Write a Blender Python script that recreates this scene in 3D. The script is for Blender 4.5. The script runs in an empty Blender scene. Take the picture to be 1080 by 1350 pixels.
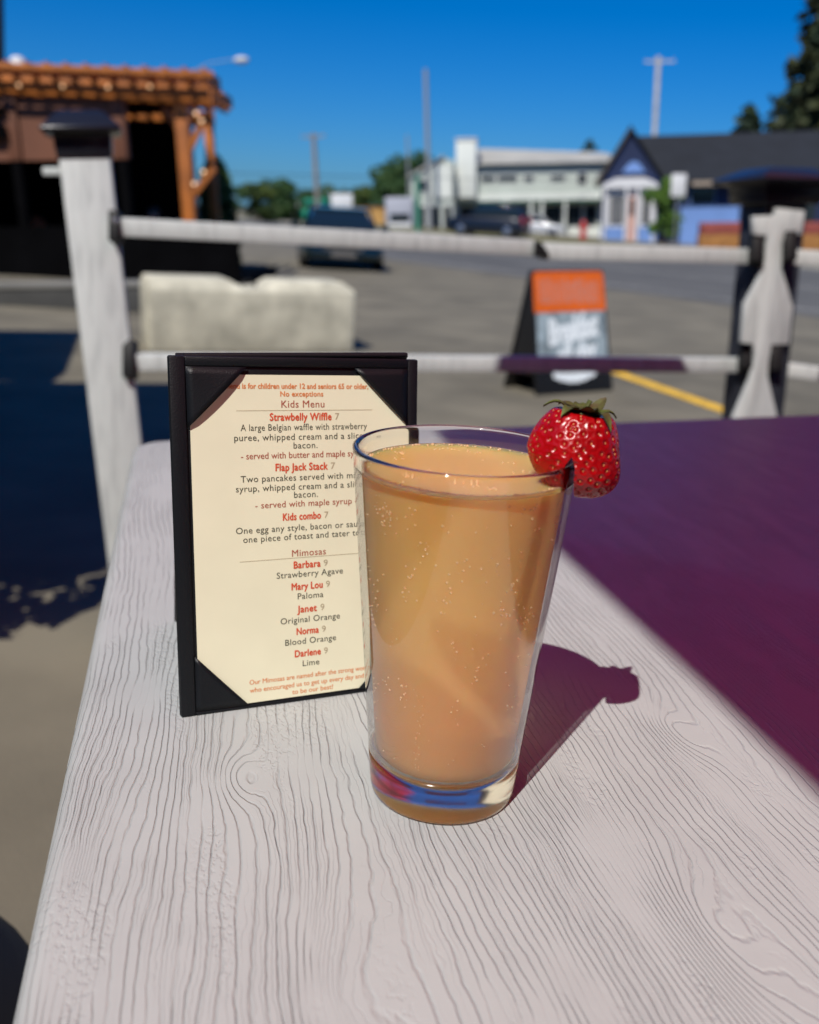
import bpy, bmesh, math, random
import numpy as np
from mathutils import Vector, Matrix

random.seed(7); rng = np.random.default_rng(7)
sc = bpy.context.scene
COL = sc.collection

# ------------------------------------------------------------------ camera
# origin = centre of the glass foot on the table top; z = 0 is the table top; y runs along the grain
F = 1291.3                                   # focal length in photo pixels (1080 wide)
CAM = Vector((-0.1046, -0.3567, 0.2344))
FW = Vector((0.21878448, 0.93188559, -0.28934858))
RT = Vector((0.97570121, -0.21253086, 0.05327082))
UP = Vector((0.0118532, 0.29397258, 0.95574035))
cam_d = bpy.data.cameras.new('camera'); cam = bpy.data.objects.new('camera', cam_d); COL.objects.link(cam)
m = Matrix.Identity(4)
for i in range(3):
    m[i][0] = RT[i]; m[i][1] = UP[i]; m[i][2] = -FW[i]; m[i][3] = CAM[i]
cam.matrix_world = m
cam_d.sensor_fit = 'HORIZONTAL'; cam_d.sensor_width = 36.0; cam_d.lens = 36.0 * F / 1080
cam_d.clip_start = 0.02; cam_d.clip_end = 3000
cam_d.dof.use_dof = True; cam_d.dof.focus_distance = 0.425; cam_d.dof.aperture_fstop = 10.4
sc.camera = cam

# ------------------------------------------------------------------ light
SUN = Vector((-0.381, -0.513, 0.769)).normalized()
elev = math.asin(SUN.z); azim = math.atan2(SUN.x, SUN.y)
w = bpy.data.worlds.new('World'); sc.world = w; w.use_nodes = True
nt = w.node_tree; nt.nodes.clear()
out = nt.nodes.new('ShaderNodeOutputWorld'); bg = nt.nodes.new('ShaderNodeBackground')
sky = nt.nodes.new('ShaderNodeTexSky'); sky.sky_type = 'NISHITA'; sky.sun_disc = False
sky.sun_elevation = elev; sky.sun_rotation = azim; sky.altitude = 0; sky.air_density = 1.0; sky.dust_density = 0.5; sky.ozone_density = 4.0
hs = nt.nodes.new('ShaderNodeHueSaturation'); hs.inputs['Saturation'].default_value = 1.14; hs.inputs['Value'].default_value = 1.0
tint = nt.nodes.new('ShaderNodeMix'); tint.data_type = 'RGBA'; tint.blend_type = 'MULTIPLY'; tint.inputs[0].default_value = 1.0; tint.inputs[7].default_value = (0.36, 0.68, 1.16, 1)
nt.links.new(sky.outputs[0], tint.inputs[6]); nt.links.new(tint.outputs[2], hs.inputs['Color']); nt.links.new(hs.outputs[0], bg.inputs['Color'])
bg.inputs['Strength'].default_value = 0.078
nt.links.new(bg.outputs[0], out.inputs['Surface'])
sd = bpy.data.lights.new('sun', 'SUN'); sd.energy = 5.0; sd.angle = math.radians(0.53); sd.color = (1.0, 0.955, 0.88)
so = bpy.data.objects.new('sun', sd); COL.objects.link(so); so.rotation_euler = SUN.to_track_quat('Z', 'Y').to_euler(); so.location = SUN * 30
sc.view_settings.view_transform = 'Standard'; sc.view_settings.look = 'None'; sc.view_settings.exposure = 0.0; sc.view_settings.gamma = 1.0
sc.render.engine = 'CYCLES'
sc.cycles.use_denoising = True
sc.cycles.max_bounces = 14; sc.cycles.transmission_bounces = 12; sc.cycles.transparent_max_bounces = 24; sc.cycles.glossy_bounces = 6
sc.cycles.caustics_reflective = False; sc.cycles.caustics_refractive = True; sc.cycles.blur_glossy = 0.6
sc.cycles.sample_clamp_indirect = 6.0

# ------------------------------------------------------------------ placing helpers
GZ = CAM.z - 1.2                              # street level
FZ = GZ + 0.30                                # far side of the road lies a little higher
YAW = math.atan2(RT.y, RT.x)
RX = Vector((math.cos(YAW), math.sin(YAW), 0)); FY = Vector((-math.sin(YAW), math.cos(YAW), 0))
TILT = -0.068                                 # the street slopes down to the right: upright things lean against it
def ray(px, py): return FW + RT * ((px - 540) / F) - UP * ((py - 675) / F)
def at(px, py, D): return CAM + ray(px, py) * D
def onz(px, py, z=0.0):
    d = ray(px, py); return CAM + d * ((z - CAM.z) / d.z)
def G(px, py): return onz(px, py, GZ)
def hor(px): return 284.05 + 0.0557 * (px - 540)
TUP = (Vector((0, 0, 1)) + RX * TILT).normalized()

# ------------------------------------------------------------------ materials
def mat(name, col, rough=0.6, var=0.0, vscale=8.0, bump=0.0, bscale=60.0, metal=0.0, spec=0.5, col2=None, coat=0.0, emit=None, es=0.0, coord='Object', detail=6.0):
    M = bpy.data.materials.new(name); M.use_nodes = True
    n = M.node_tree.nodes; l = M.node_tree.links; b = n['Principled BSDF']
    b.inputs['Roughness'].default_value = rough; b.inputs['Metallic'].default_value = metal
    b.inputs['Specular IOR Level'].default_value = spec; b.inputs['Coat Weight'].default_value = coat
    c = (*col, 1); b.inputs['Base Color'].default_value = c
    tc = n.new('ShaderNodeTexCoord')
    if var or col2:
        nz = n.new('ShaderNodeTexNoise'); nz.inputs['Scale'].default_value = vscale; nz.inputs['Detail'].default_value = detail
        l.new(tc.outputs[coord], nz.inputs['Vector'])
        rp = n.new('ShaderNodeValToRGB'); rp.color_ramp.elements[0].position = 0.32; rp.color_ramp.elements[1].position = 0.68
        a = col2 if col2 else tuple(max(0, x * (1 - var)) for x in col); bb = col if col2 else tuple(x * (1 + var) for x in col)
        rp.color_ramp.elements[0].color = (*a, 1); rp.color_ramp.elements[1].color = (*bb, 1)
        l.new(nz.outputs['Fac'], rp.inputs[0]); l.new(rp.outputs[0], b.inputs['Base Color'])
    if bump:
        nb = n.new('ShaderNodeTexNoise'); nb.inputs['Scale'].default_value = bscale; nb.inputs['Detail'].default_value = 5
        l.new(tc.outputs[coord], nb.inputs['Vector'])
        bp = n.new('ShaderNodeBump'); bp.inputs['Strength'].default_value = 0.6; bp.inputs['Distance'].default_value = bump
        l.new(nb.outputs['Fac'], bp.inputs['Height']); l.new(bp.outputs[0], b.inputs['Normal'])
    if emit:
        b.inputs['Emission Color'].default_value = (*emit, 1); b.inputs['Emission Strength'].default_value = es
    return M

M = {}
M['asphalt'] = mat('lot_asphalt', (0.150, 0.132, 0.094), 0.9, 0.24, 1.6, 0.004, 90, detail=9.0)
M['road'] = mat('road_asphalt', (0.098, 0.095, 0.088), 0.9, 0.2, 0.6, 0.004, 60)
M['concrete'] = mat('concrete', (0.52, 0.49, 0.385), 0.9, 0.28, 4.0, 0.006, 30)
M['walk'] = mat('pavement_concrete', (0.33, 0.31, 0.26), 0.9, 0.15, 2.0)
M['grass'] = mat('dry_grass', (0.13, 0.12, 0.035), 0.95, 0.4, 1.5)
M['yellow'] = mat('yellow_paint', (0.74, 0.43, 0.03), 0.8, 0.25, 14)
M['white_line'] = mat('worn_white_paint', (0.35, 0.34, 0.31), 0.85, 0.3, 3)
M['white_wood'] = mat('white_painted_wood', (0.50, 0.53, 0.52), 0.55, 0.08, 30, 0.0008, 180)
def painted_wood():
    Mx = bpy.data.materials.new('white_painted_fence'); Mx.use_nodes = True
    n = Mx.node_tree.nodes; l = Mx.node_tree.links; b = n['Principled BSDF']; b.inputs['Roughness'].default_value = 0.6
    tc = n.new('ShaderNodeTexCoord'); mp = n.new('ShaderNodeMapping'); mp.inputs['Scale'].default_value = (70, 70, 9); l.new(tc.outputs['Object'], mp.inputs[0])
    a = n.new('ShaderNodeTexNoise'); a.inputs['Scale'].default_value = 1.0; a.inputs['Detail'].default_value = 6; l.new(mp.outputs[0], a.inputs['Vector'])
    r = n.new('ShaderNodeValToRGB'); r.color_ramp.elements[0].position = 0.30; r.color_ramp.elements[0].color = (0.40, 0.425, 0.425, 1); r.color_ramp.elements[1].position = 0.52; r.color_ramp.elements[1].color = (0.52, 0.55, 0.545, 1)
    l.new(a.outputs['Fac'], r.inputs[0]); l.new(r.outputs[0], b.inputs['Base Color'])
    p = n.new('ShaderNodeBump'); p.inputs['Distance'].default_value = 0.002; p.inputs['Strength'].default_value = 0.7; l.new(a.outputs['Fac'], p.inputs['Height']); l.new(p.outputs[0], b.inputs['Normal'])
    return Mx
M['white_wood'] = painted_wood()
M['black_metal'] = mat('black_metal', (0.006, 0.006, 0.007), 0.55, spec=0.25)
M['cap'] = mat('solar_cap_plastic', (0.012, 0.013, 0.02), 0.25)
M['dark_post'] = mat('post_shade_and_door_wood', (0.018, 0.02, 0.028), 0.6, 0.3, 20)  # dark tone stands for shade on the right fence post; a door shares it
M['orange_wood'] = mat('orange_stained_wood', (0.36, 0.105, 0.010), 0.6, 0.3, 3)
M['brown_panel'] = mat('brown_board', (0.145, 0.052, 0.024), 0.7, 0.2, 1.0)
M['dark_void'] = mat('shaded_black_boards', (0.0018, 0.0018, 0.0022), 0.95, 0.4, 2, spec=0.05)  # near-black colour carries the shade inside the pergola
M['bulb'] = mat('warm_bulb', (0.9, 0.7, 0.5), 0.2, emit=(1.0, 0.55, 0.25), es=1.2)
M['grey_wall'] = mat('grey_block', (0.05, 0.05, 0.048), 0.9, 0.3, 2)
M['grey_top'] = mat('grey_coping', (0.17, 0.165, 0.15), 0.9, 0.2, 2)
M['mint'] = mat('pale_mint_siding', (0.46, 0.50, 0.44), 0.8, 0.08, 0.5)
M['white_wall'] = mat('white_stucco', (0.66, 0.68, 0.62), 0.8, 0.06, 0.5)
M['roof_light'] = mat('pale_metal_roof', (0.40, 0.385, 0.34), 0.6, 0.15, 0.4)
M['window'] = mat('dark_window', (0.015, 0.022, 0.026), 0.08)
M['slate'] = mat('slate_shingle', (0.009, 0.011, 0.016), 0.9, 0.2, 0.8)
M['blue_dark'] = mat('dark_blue_siding', (0.006, 0.016, 0.060), 0.8, 0.1, 0.5)
M['blue'] = mat('light_blue_siding', (0.14, 0.25, 0.52), 0.8, 0.1, 0.5)
M['white_trim'] = mat('white_trim', (0.62, 0.61, 0.60), 0.6)
M['beige'] = mat('beige_trim', (0.30, 0.24, 0.18), 0.7)
M['pink'] = mat('pale_pink_door', (0.55, 0.33, 0.27), 0.6)
M['red'] = mat('red_paint', (0.45, 0.03, 0.03), 0.5)
M['brick'] = mat('red_brown_timber', (0.25, 0.055, 0.04), 0.8, 0.3, 3)
M['amber_wood'] = mat('amber_timber', (0.30, 0.13, 0.03), 0.8, 0.3, 3)
M['teal'] = mat('teal_metal', (0.01, 0.26, 0.17), 0.6, 0.15, 1)
M['tan'] = mat('tan_metal', (0.52, 0.30, 0.09), 0.6, 0.1, 1)
M['truck'] = mat('grey_box_panel', (0.36, 0.37, 0.42), 0.6)
M['van_white'] = mat('white_car_paint', (0.68, 0.68, 0.68), 0.3, coat=0.5)
M['navy'] = mat('dark_navy_car_paint', (0.002, 0.003, 0.007), 0.3, coat=0.4)
M['black_paint'] = mat('black_green_car_paint', (0.003, 0.009, 0.009), 0.2, coat=1.0)
M['silver_paint'] = mat('silver_car_paint', (0.40, 0.41, 0.43), 0.3, coat=0.6)
M['car_glass'] = mat('tinted_car_glass', (0.008, 0.016, 0.024), 0.04)
M['rubber'] = mat('tyre_rubber', (0.01, 0.01, 0.01), 0.85)
M['rim'] = mat('alloy_rim', (0.35, 0.35, 0.36), 0.3, metal=1.0)
M['lamp'] = mat('headlight_lens', (0.7, 0.74, 0.78), 0.08)
M['chrome'] = mat('chrome', (0.65, 0.66, 0.68), 0.15, metal=1.0)
M['taillight'] = mat('red_taillight_lens', (0.45, 0.012, 0.03), 0.15)
M['pole'] = mat('weathered_pole', (0.22, 0.205, 0.19), 0.85, 0.2, 3)
M['pale_pole'] = mat('bleached_pole', (0.50, 0.46, 0.42), 0.85, 0.15, 3)
M['pole_metal'] = mat('galvanised_pole', (0.30, 0.31, 0.32), 0.5, metal=0.3)
M['green_pole'] = mat('green_painted_steel', (0.05, 0.20, 0.13), 0.5)
M['trunk'] = mat('bark', (0.07, 0.045, 0.03), 0.9, 0.3, 6)
M['leaf_dark'] = mat('dark_conifer_needles', (0.012, 0.030, 0.016), 0.75, col2=(0.035, 0.065, 0.02), vscale=0.5)
M['leaf_rust'] = mat('rusty_conifer_needles', (0.016, 0.036, 0.014), 0.75, col2=(0.055, 0.055, 0.012), vscale=0.35)  # dark green needles mixed with a browner green
M['leaf_olive'] = mat('olive_leaves', (0.075, 0.105, 0.010), 0.75, col2=(0.025, 0.06, 0.012), vscale=0.8)
M['leaf_green'] = mat('deep_green_leaves', (0.020, 0.065, 0.016), 0.75, col2=(0.045, 0.095, 0.014), vscale=0.8)
M['leaf_bright'] = mat('bright_green_leaves', (0.10, 0.19, 0.012), 0.7, col2=(0.05, 0.12, 0.01), vscale=2)
M['sign_black'] = mat('black_sign_board', (0.006, 0.006, 0.007), 0.45)
M['sign_orange'] = mat('orange_sign_header', (0.78, 0.135, 0.005), 0.5, 0.06, 12)
M['sign_grey'] = mat('chalk_grey_panel', (0.30, 0.37, 0.40), 0.6, 0.4, 9)
M['chalk'] = mat('white_chalk', (0.82, 0.88, 0.90), 0.8)
M['header_ink'] = mat('faded_pink_lettering', (0.50, 0.27, 0.22), 0.7)
M['canopy_black'] = mat('black_umbrella_fabric', (0.008, 0.008, 0.012), 0.9)
M['skin'] = mat('skin', (0.52, 0.25, 0.17), 0.6)
M['hair'] = mat('dark_hair', (0.02, 0.012, 0.008), 0.7)
M['cloth_dark'] = mat('dark_clothing', (0.012, 0.012, 0.016), 0.9)
M['orange_seat'] = mat('orange_seat_fabric', (0.22, 0.05, 0.012), 0.8)

# translucent plum umbrella fabric
def canopy_plum():
    Mx = bpy.data.materials.new('plum_umbrella_fabric'); Mx.use_nodes = True
    n = Mx.node_tree.nodes; l = Mx.node_tree.links; n.clear()
    o = n.new('ShaderNodeOutputMaterial'); mx = n.new('ShaderNodeMixShader'); d = n.new('ShaderNodeBsdfDiffuse'); t = n.new('ShaderNodeBsdfTranslucent')
    d.inputs[0].default_value = (0.16, 0.006, 0.05, 1); t.inputs[0].default_value = (0.58, 0.006, 0.05, 1); mx.inputs[0].default_value = 0.6
    l.new(d.outputs[0], mx.inputs[1]); l.new(t.outputs[0], mx.inputs[2]); l.new(mx.outputs[0], o.inputs[0])
    return Mx
M['canopy_plum'] = canopy_plum()

class NT:
    """small helper for writing node maths"""
    def __init__(s, Mx): s.n = Mx.node_tree.nodes; s.l = Mx.node_tree.links
    def put(s, sock, v):
        if hasattr(v, 'links') or hasattr(v, 'is_linked'): s.l.new(v, sock)
        else: sock.default_value = v
    def m(s, op, a, b=None, c=None, clamp=False):
        k = s.n.new('ShaderNodeMath'); k.operation = op; k.use_clamp = clamp
        for i, v in enumerate((a, b, c)):
            if v is not None: s.put(k.inputs[i], v)
        return k.outputs[0]
    def noise(s, vec, scale, detail=2.0, rough=0.5):
        k = s.n.new('ShaderNodeTexNoise'); k.noise_dimensions = '3D'; s.l.new(vec, k.inputs['Vector'])
        k.inputs['Scale'].default_value = scale; k.inputs['Detail'].default_value = detail; k.inputs['Roughness'].default_value = rough
        return k.outputs['Fac']
    def smooth(s, v, a, b, lo=0.0, hi=1.0):
        k = s.n.new('ShaderNodeMapRange'); k.interpolation_type = 'SMOOTHSTEP'
        s.l.new(v, k.inputs[0]); k.inputs[1].default_value = a; k.inputs[2].default_value = b; k.inputs[3].default_value = lo; k.inputs[4].default_value = hi
        return k.outputs[0]
    def xyz(s, x, y, z):
        k = s.n.new('ShaderNodeCombineXYZ')
        for i, v in enumerate((x, y, z)): s.put(k.inputs[i], v)
        return k.outputs[0]

def table_material():
    Mx = bpy.data.materials.new('embossed_grain_white_board'); Mx.use_nodes = True
    N = NT(Mx); n, l = N.n, N.l; b = n['Principled BSDF']
    tc = n.new('ShaderNodeTexCoord'); sp = n.new('ShaderNodeSeparateXYZ'); l.new(tc.outputs['Object'], sp.inputs[0])
    x, y = sp.outputs[0], sp.outputs[1]
    v1 = N.xyz(N.m('MULTIPLY', x, 8.0), N.m('MULTIPLY', y, 2.2), 1.3)
    v2 = N.xyz(N.m('MULTIPLY', x, 30.0), N.m('MULTIPLY', y, 7.0), 4.1)
    v3 = N.xyz(N.m('MULTIPLY', x, 150.0), N.m('MULTIPLY', y, 60.0), 7.7)
    f = N.m('MULTIPLY', x, 270.0)
    f = N.m('ADD', f, N.m('MULTIPLY', N.noise(v1, 1.0, 1.0), 15.0))
    f = N.m('ADD', f, N.m('MULTIPLY', N.noise(v2, 1.0, 2.0), 4.0))
    f = N.m('ADD', f, N.m('MULTIPLY', N.noise(v3, 1.0, 2.0), 0.7))
    # knots: bumps in the ring field make closed loops
    for (kx, ky, sx, sy, a) in ((-0.083, 0.017, 0.008, 0.016, 3.6), (0.075, -0.105, 0.012, 0.035, 4.0), (0.127, 0.030, 0.009, 0.022, 4.5), (-0.060, -0.115, 0.014, 0.045, 3.0), (0.02, 0.19, 0.02, 0.05, 4.0), (0.20, -0.06, 0.012, 0.03, 4.0)):
        dx = N.m('DIVIDE', N.m('SUBTRACT', x, kx), sx); dy = N.m('DIVIDE', N.m('SUBTRACT', y, ky), sy)
        r2 = N.m('ADD', N.m('MULTIPLY', dx, dx), N.m('MULTIPLY', dy, dy))
        f = N.m('ADD', f, N.m('MULTIPLY', N.m('EXPONENT', N.m('MULTIPLY', r2, -0.7)), a))
    fr = N.m('FRACT', f)
    # sharp groove on one side, long shallow ramp on the other (embossed look)
    g1 = N.smooth(fr, 0.0, 0.13, 0.0, 1.0)
    g2 = N.smooth(fr, 0.86, 1.0, 1.0, 0.0)
    plateau = N.m('MULTIPLY', g1, g2)
    brk = N.smooth(N.noise(N.xyz(N.m('MULTIPLY', x, 45.0), N.m('MULTIPLY', y, 14.0), 2.2), 1.0, 3.0), 0.36, 0.52, 0.12, 1.0)
    gro = N.m('MULTIPLY', N.m('SUBTRACT', 1.0, plateau), brk)
    ramp = N.m('MULTIPLY', N.m('MULTIPLY', fr, brk), 0.25)
    # patches of small chips
    cm = N.smooth(N.noise(N.xyz(N.m('MULTIPLY', x, 40.0), N.m('MULTIPLY', y, 9.0), 9.0), 1.0, 2.0), 0.53, 0.66)
    chip = N.smooth(N.noise(N.xyz(N.m('MULTIPLY', x, 420.0), N.m('MULTIPLY', y, 260.0), 3.0), 1.0, 2.0), 0.50, 0.62)
    chips = N.m('MULTIPLY', cm, chip)
    f2 = N.m('FRACT', N.m('ADD', N.m('MULTIPLY', f, 2.35), N.m('MULTIPLY', N.noise(v3, 1.7, 2.0), 1.2)))
    l2 = N.m('MULTIPLY', N.smooth(N.m('ABSOLUTE', N.m('SUBTRACT', f2, 0.5)), 0.40, 0.5), N.smooth(N.noise(N.xyz(N.m('MULTIPLY', x, 50.0), N.m('MULTIPLY', y, 11.0), 6.2), 1.0, 2.0), 0.46, 0.60))
    fine = N.noise(N.xyz(N.m('MULTIPLY', x, 900.0), N.m('MULTIPLY', y, 500.0), 0.5), 1.0, 2.0)
    h = N.m('SUBTRACT', N.m('ADD', ramp, N.m('MULTIPLY', fine, 0.05)), gro)
    h = N.m('SUBTRACT', h, N.m('MULTIPLY', chips, 0.55)); h = N.m('SUBTRACT', h, N.m('MULTIPLY', l2, 0.30))
    bp = n.new('ShaderNodeBump'); bp.inputs['Strength'].default_value = 1.0; bp.inputs['Distance'].default_value = 0.00044
    l.new(h, bp.inputs['Height']); l.new(bp.outputs[0], b.inputs['Normal'])
    # grooves mixed a little darker, with very faint stains
    st = N.smooth(N.noise(tc.outputs['Object'], 16.0, 5.0, 0.6), 0.35, 0.75, 0.0, 1.0)
    mix = n.new('ShaderNodeMix'); mix.data_type = 'RGBA'
    mix.inputs[6].default_value = (0.388, 0.412, 0.408, 1); mix.inputs[7].default_value = (0.27, 0.275, 0.275, 1)
    l.new(N.m('ADD', N.m('MULTIPLY', gro, 0.16), N.m('MULTIPLY', st, 0.22), clamp=True), mix.inputs[0])
    l.new(mix.outputs[2], b.inputs['Base Color'])
    b.inputs['Roughness'].default_value = 0.40; b.inputs['Specular IOR Level'].default_value = 0.16
    return Mx
M['table'] = table_material()

def glass_materials():
    # the thin side wall: clear with Fresnel reflection
    T = bpy.data.materials.new('thin_glass_wall'); T.use_nodes = True
    n = T.node_tree.nodes; l = T.node_tree.links; n.clear()
    o = n.new('ShaderNodeOutputMaterial'); mx = n.new('ShaderNodeMixShader'); tr = n.new('ShaderNodeBsdfTransparent'); gl = n.new('ShaderNodeBsdfGlossy')
    lw = n.new('ShaderNodeLayerWeight'); lw.inputs[0].default_value = 0.5; pw = n.new('ShaderNodeMath'); pw.operation = 'POWER'; pw.inputs[1].default_value = 2.0
    ma = n.new('ShaderNodeMath'); ma.operation = 'MULTIPLY_ADD'; ma.inputs[1].default_value = 0.9; ma.inputs[2].default_value = 0.045; l.new(lw.outputs['Facing'], pw.inputs[0]); l.new(pw.outputs[0], ma.inputs[0])
    tr.inputs[0].default_value = (0.955, 0.965, 0.955, 1); gl.inputs['Roughness'].default_value = 0.03
    l.new(ma.outputs[0], mx.inputs[0]); l.new(tr.outputs[0], mx.inputs[1]); l.new(gl.outputs[0], mx.inputs[2]); l.new(mx.outputs[0], o.inputs[0])
    S = bpy.data.materials.new('solid_glass'); S.use_nodes = True
    b = S.node_tree.nodes['Principled BSDF']; b.inputs['Transmission Weight'].default_value = 1.0; b.inputs['IOR'].default_value = 1.5
    b.inputs['Roughness'].default_value = 0.12; b.inputs['Base Color'].default_value = (0.985, 0.985, 0.975, 1)
    return T, S
M['glass_thin'], M['glass_solid'] = glass_materials()
M['glass_rim'] = M['glass_solid'].copy(); M['glass_rim'].name = 'rim_glass'; M['glass_rim'].node_tree.nodes['Principled BSDF'].inputs['Roughness'].default_value = 0.05

def drink_material():
    Mx = bpy.data.materials.new('cloudy_peach_drink'); Mx.use_nodes = True
    N = NT(Mx); n, l = N.n, N.l; b = n['Principled BSDF']; o = n['Material Output']
    tc = n.new('ShaderNodeTexCoord'); sp = n.new('ShaderNodeSeparateXYZ'); l.new(tc.outputs['Object'], sp.inputs[0])
    # golden at the top, coral towards the bottom, with soft cloudy swirls
    cl = N.noise(N.xyz(N.m('MULTIPLY', sp.outputs[0], 60.0), N.m('MULTIPLY', sp.outputs[1], 60.0), N.m('MULTIPLY', sp.outputs[2], 18.0)), 1.0, 4.0)
    t = N.smooth(N.m('ADD', sp.outputs[2], N.m('MULTIPLY', N.m('SUBTRACT', cl, 0.5), 0.05)), 0.02, 0.125)
    mc_ = n.new('ShaderNodeMix'); mc_.data_type = 'RGBA'; mc_.inputs[6].default_value = (0.97, 0.46, 0.20, 1); mc_.inputs[7].default_value = (0.95, 0.565, 0.185, 1)
    l.new(t, mc_.inputs[0])
    mb_ = n.new('ShaderNodeMix'); mb_.data_type = 'RGBA'; mb_.inputs[6].default_value = (1.0, 0.40, 0.15, 1); l.new(N.smooth(sp.outputs[2], 0.0125, 0.017), mb_.inputs[0]); l.new(mc_.outputs[2], mb_.inputs[7])  # foot tinted orange to imitate the glow of sun through the drink
    l.new(mb_.outputs[2], b.inputs['Base Color'])
    b.inputs['Subsurface Weight'].default_value = 1.0; b.inputs['Subsurface Radius'].default_value = (1.0, 0.62, 0.36); b.inputs['Subsurface Scale'].default_value = 0.030
    b.inputs['Roughness'].default_value = 0.25; b.inputs['IOR'].default_value = 1.33; b.inputs['Specular IOR Level'].default_value = 0.4
    rf = n.new('ShaderNodeBsdfRefraction'); rf.inputs['IOR'].default_value = 1.33; rf.inputs['Roughness'].default_value = 0.19; rf.inputs['Color'].default_value = (1.0, 0.84, 0.58, 1)
    # longer scattering in the foot, set up for the same orange sun glow
    l.new(N.smooth(sp.outputs[2], 0.0163, 0.0208, 0.22, 0.020), b.inputs['Subsurface Scale'])
    mx = n.new('ShaderNodeMixShader'); l.new(N.smooth(sp.outputs[2], 0.0163, 0.0208, 0.05, 0.44), mx.inputs[0])
    l.new(b.outputs[0], mx.inputs[1]); l.new(rf.outputs[0], mx.inputs[2]); l.new(mx.outputs[0], o.inputs['Surface'])
    return Mx
M['drink'] = drink_material()
def bubble_material():
    Mx = bpy.data.materials.new('gas_bubble_film'); Mx.use_nodes = True
    b = Mx.node_tree.nodes['Principled BSDF']; b.inputs['Base Color'].default_value = (0.95, 0.66, 0.38, 1); b.inputs['Roughness'].default_value = 0.12
    b.inputs['Alpha'].default_value = 0.42; b.inputs['Specular IOR Level'].default_value = 1.0
    return Mx
M['bubble'] = bubble_material()
def berry_material():
    Mx = mat('strawberry_skin', (0.25, 0.0010, 0.0025), 0.27, spec=0.42, col2=(0.35, 0.002, 0.004), vscale=90, bump=0.0003, bscale=500)
    b = Mx.node_tree.nodes['Principled BSDF']; b.inputs['Subsurface Weight'].default_value = 0.12; b.inputs['Subsurface Radius'].default_value = (1, 0.12, 0.08); b.inputs['Subsurface Scale'].default_value = 0.003
    return Mx
M['berry'] = berry_material()
M['seed'] = mat('strawberry_seed', (0.52, 0.20, 0.07), 0.4, 0.3, 300)
M['calyx'] = mat('strawberry_leaf', (0.09, 0.14, 0.02), 0.6, col2=(0.055, 0.03, 0.012), vscale=160)
M['leather'] = mat('black_leatherette', (0.0035, 0.0050, 0.0075), 0.45, spec=0.32, bump=0.00025, bscale=1500)
M['paper'] = mat('cream_paper', (0.755, 0.745, 0.555), 0.7, 0.03, 30)
M['ink_red'] = mat('red_orange_ink', (0.60, 0.075, 0.025), 0.8)
M['ink_orange'] = mat('pale_orange_ink', (0.66, 0.22, 0.07), 0.8)
M['ink_dark'] = mat('olive_black_ink', (0.030, 0.034, 0.020), 0.8)
M['ink_maroon'] = mat('brown_red_ink', (0.36, 0.075, 0.04), 0.8)
M['ink_tan'] = mat('tan_ink', (0.40, 0.34, 0.22), 0.8)
M['navy_pole'] = mat('dark_navy_pole', (0.006, 0.008, 0.02), 0.6)

# ------------------------------------------------------------------ object helpers
def tag(o, label=None, cat=None, group=None, kind=None):
    if label: o['label'] = label
    if cat: o['category'] = cat
    if group: o['group'] = group
    if kind: o['kind'] = kind
    return o
def thing(name, label, cat, loc=(0, 0, 0), rotz=0.0, tilt=0.0, group=None):
    o = bpy.data.objects.new(name, None); COL.objects.link(o); o.empty_display_size = 0.2
    o.matrix_world = Matrix.Translation(Vector(loc)) @ Matrix.Rotation(tilt, 4, FY) @ Matrix.Rotation(rotz, 4, 'Z')
    return tag(o, label, cat, group)
def upright(name, label, cat, loc, extra=0.0, group=None): return thing(name, label, cat, loc, YAW + extra, TILT, group)

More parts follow.
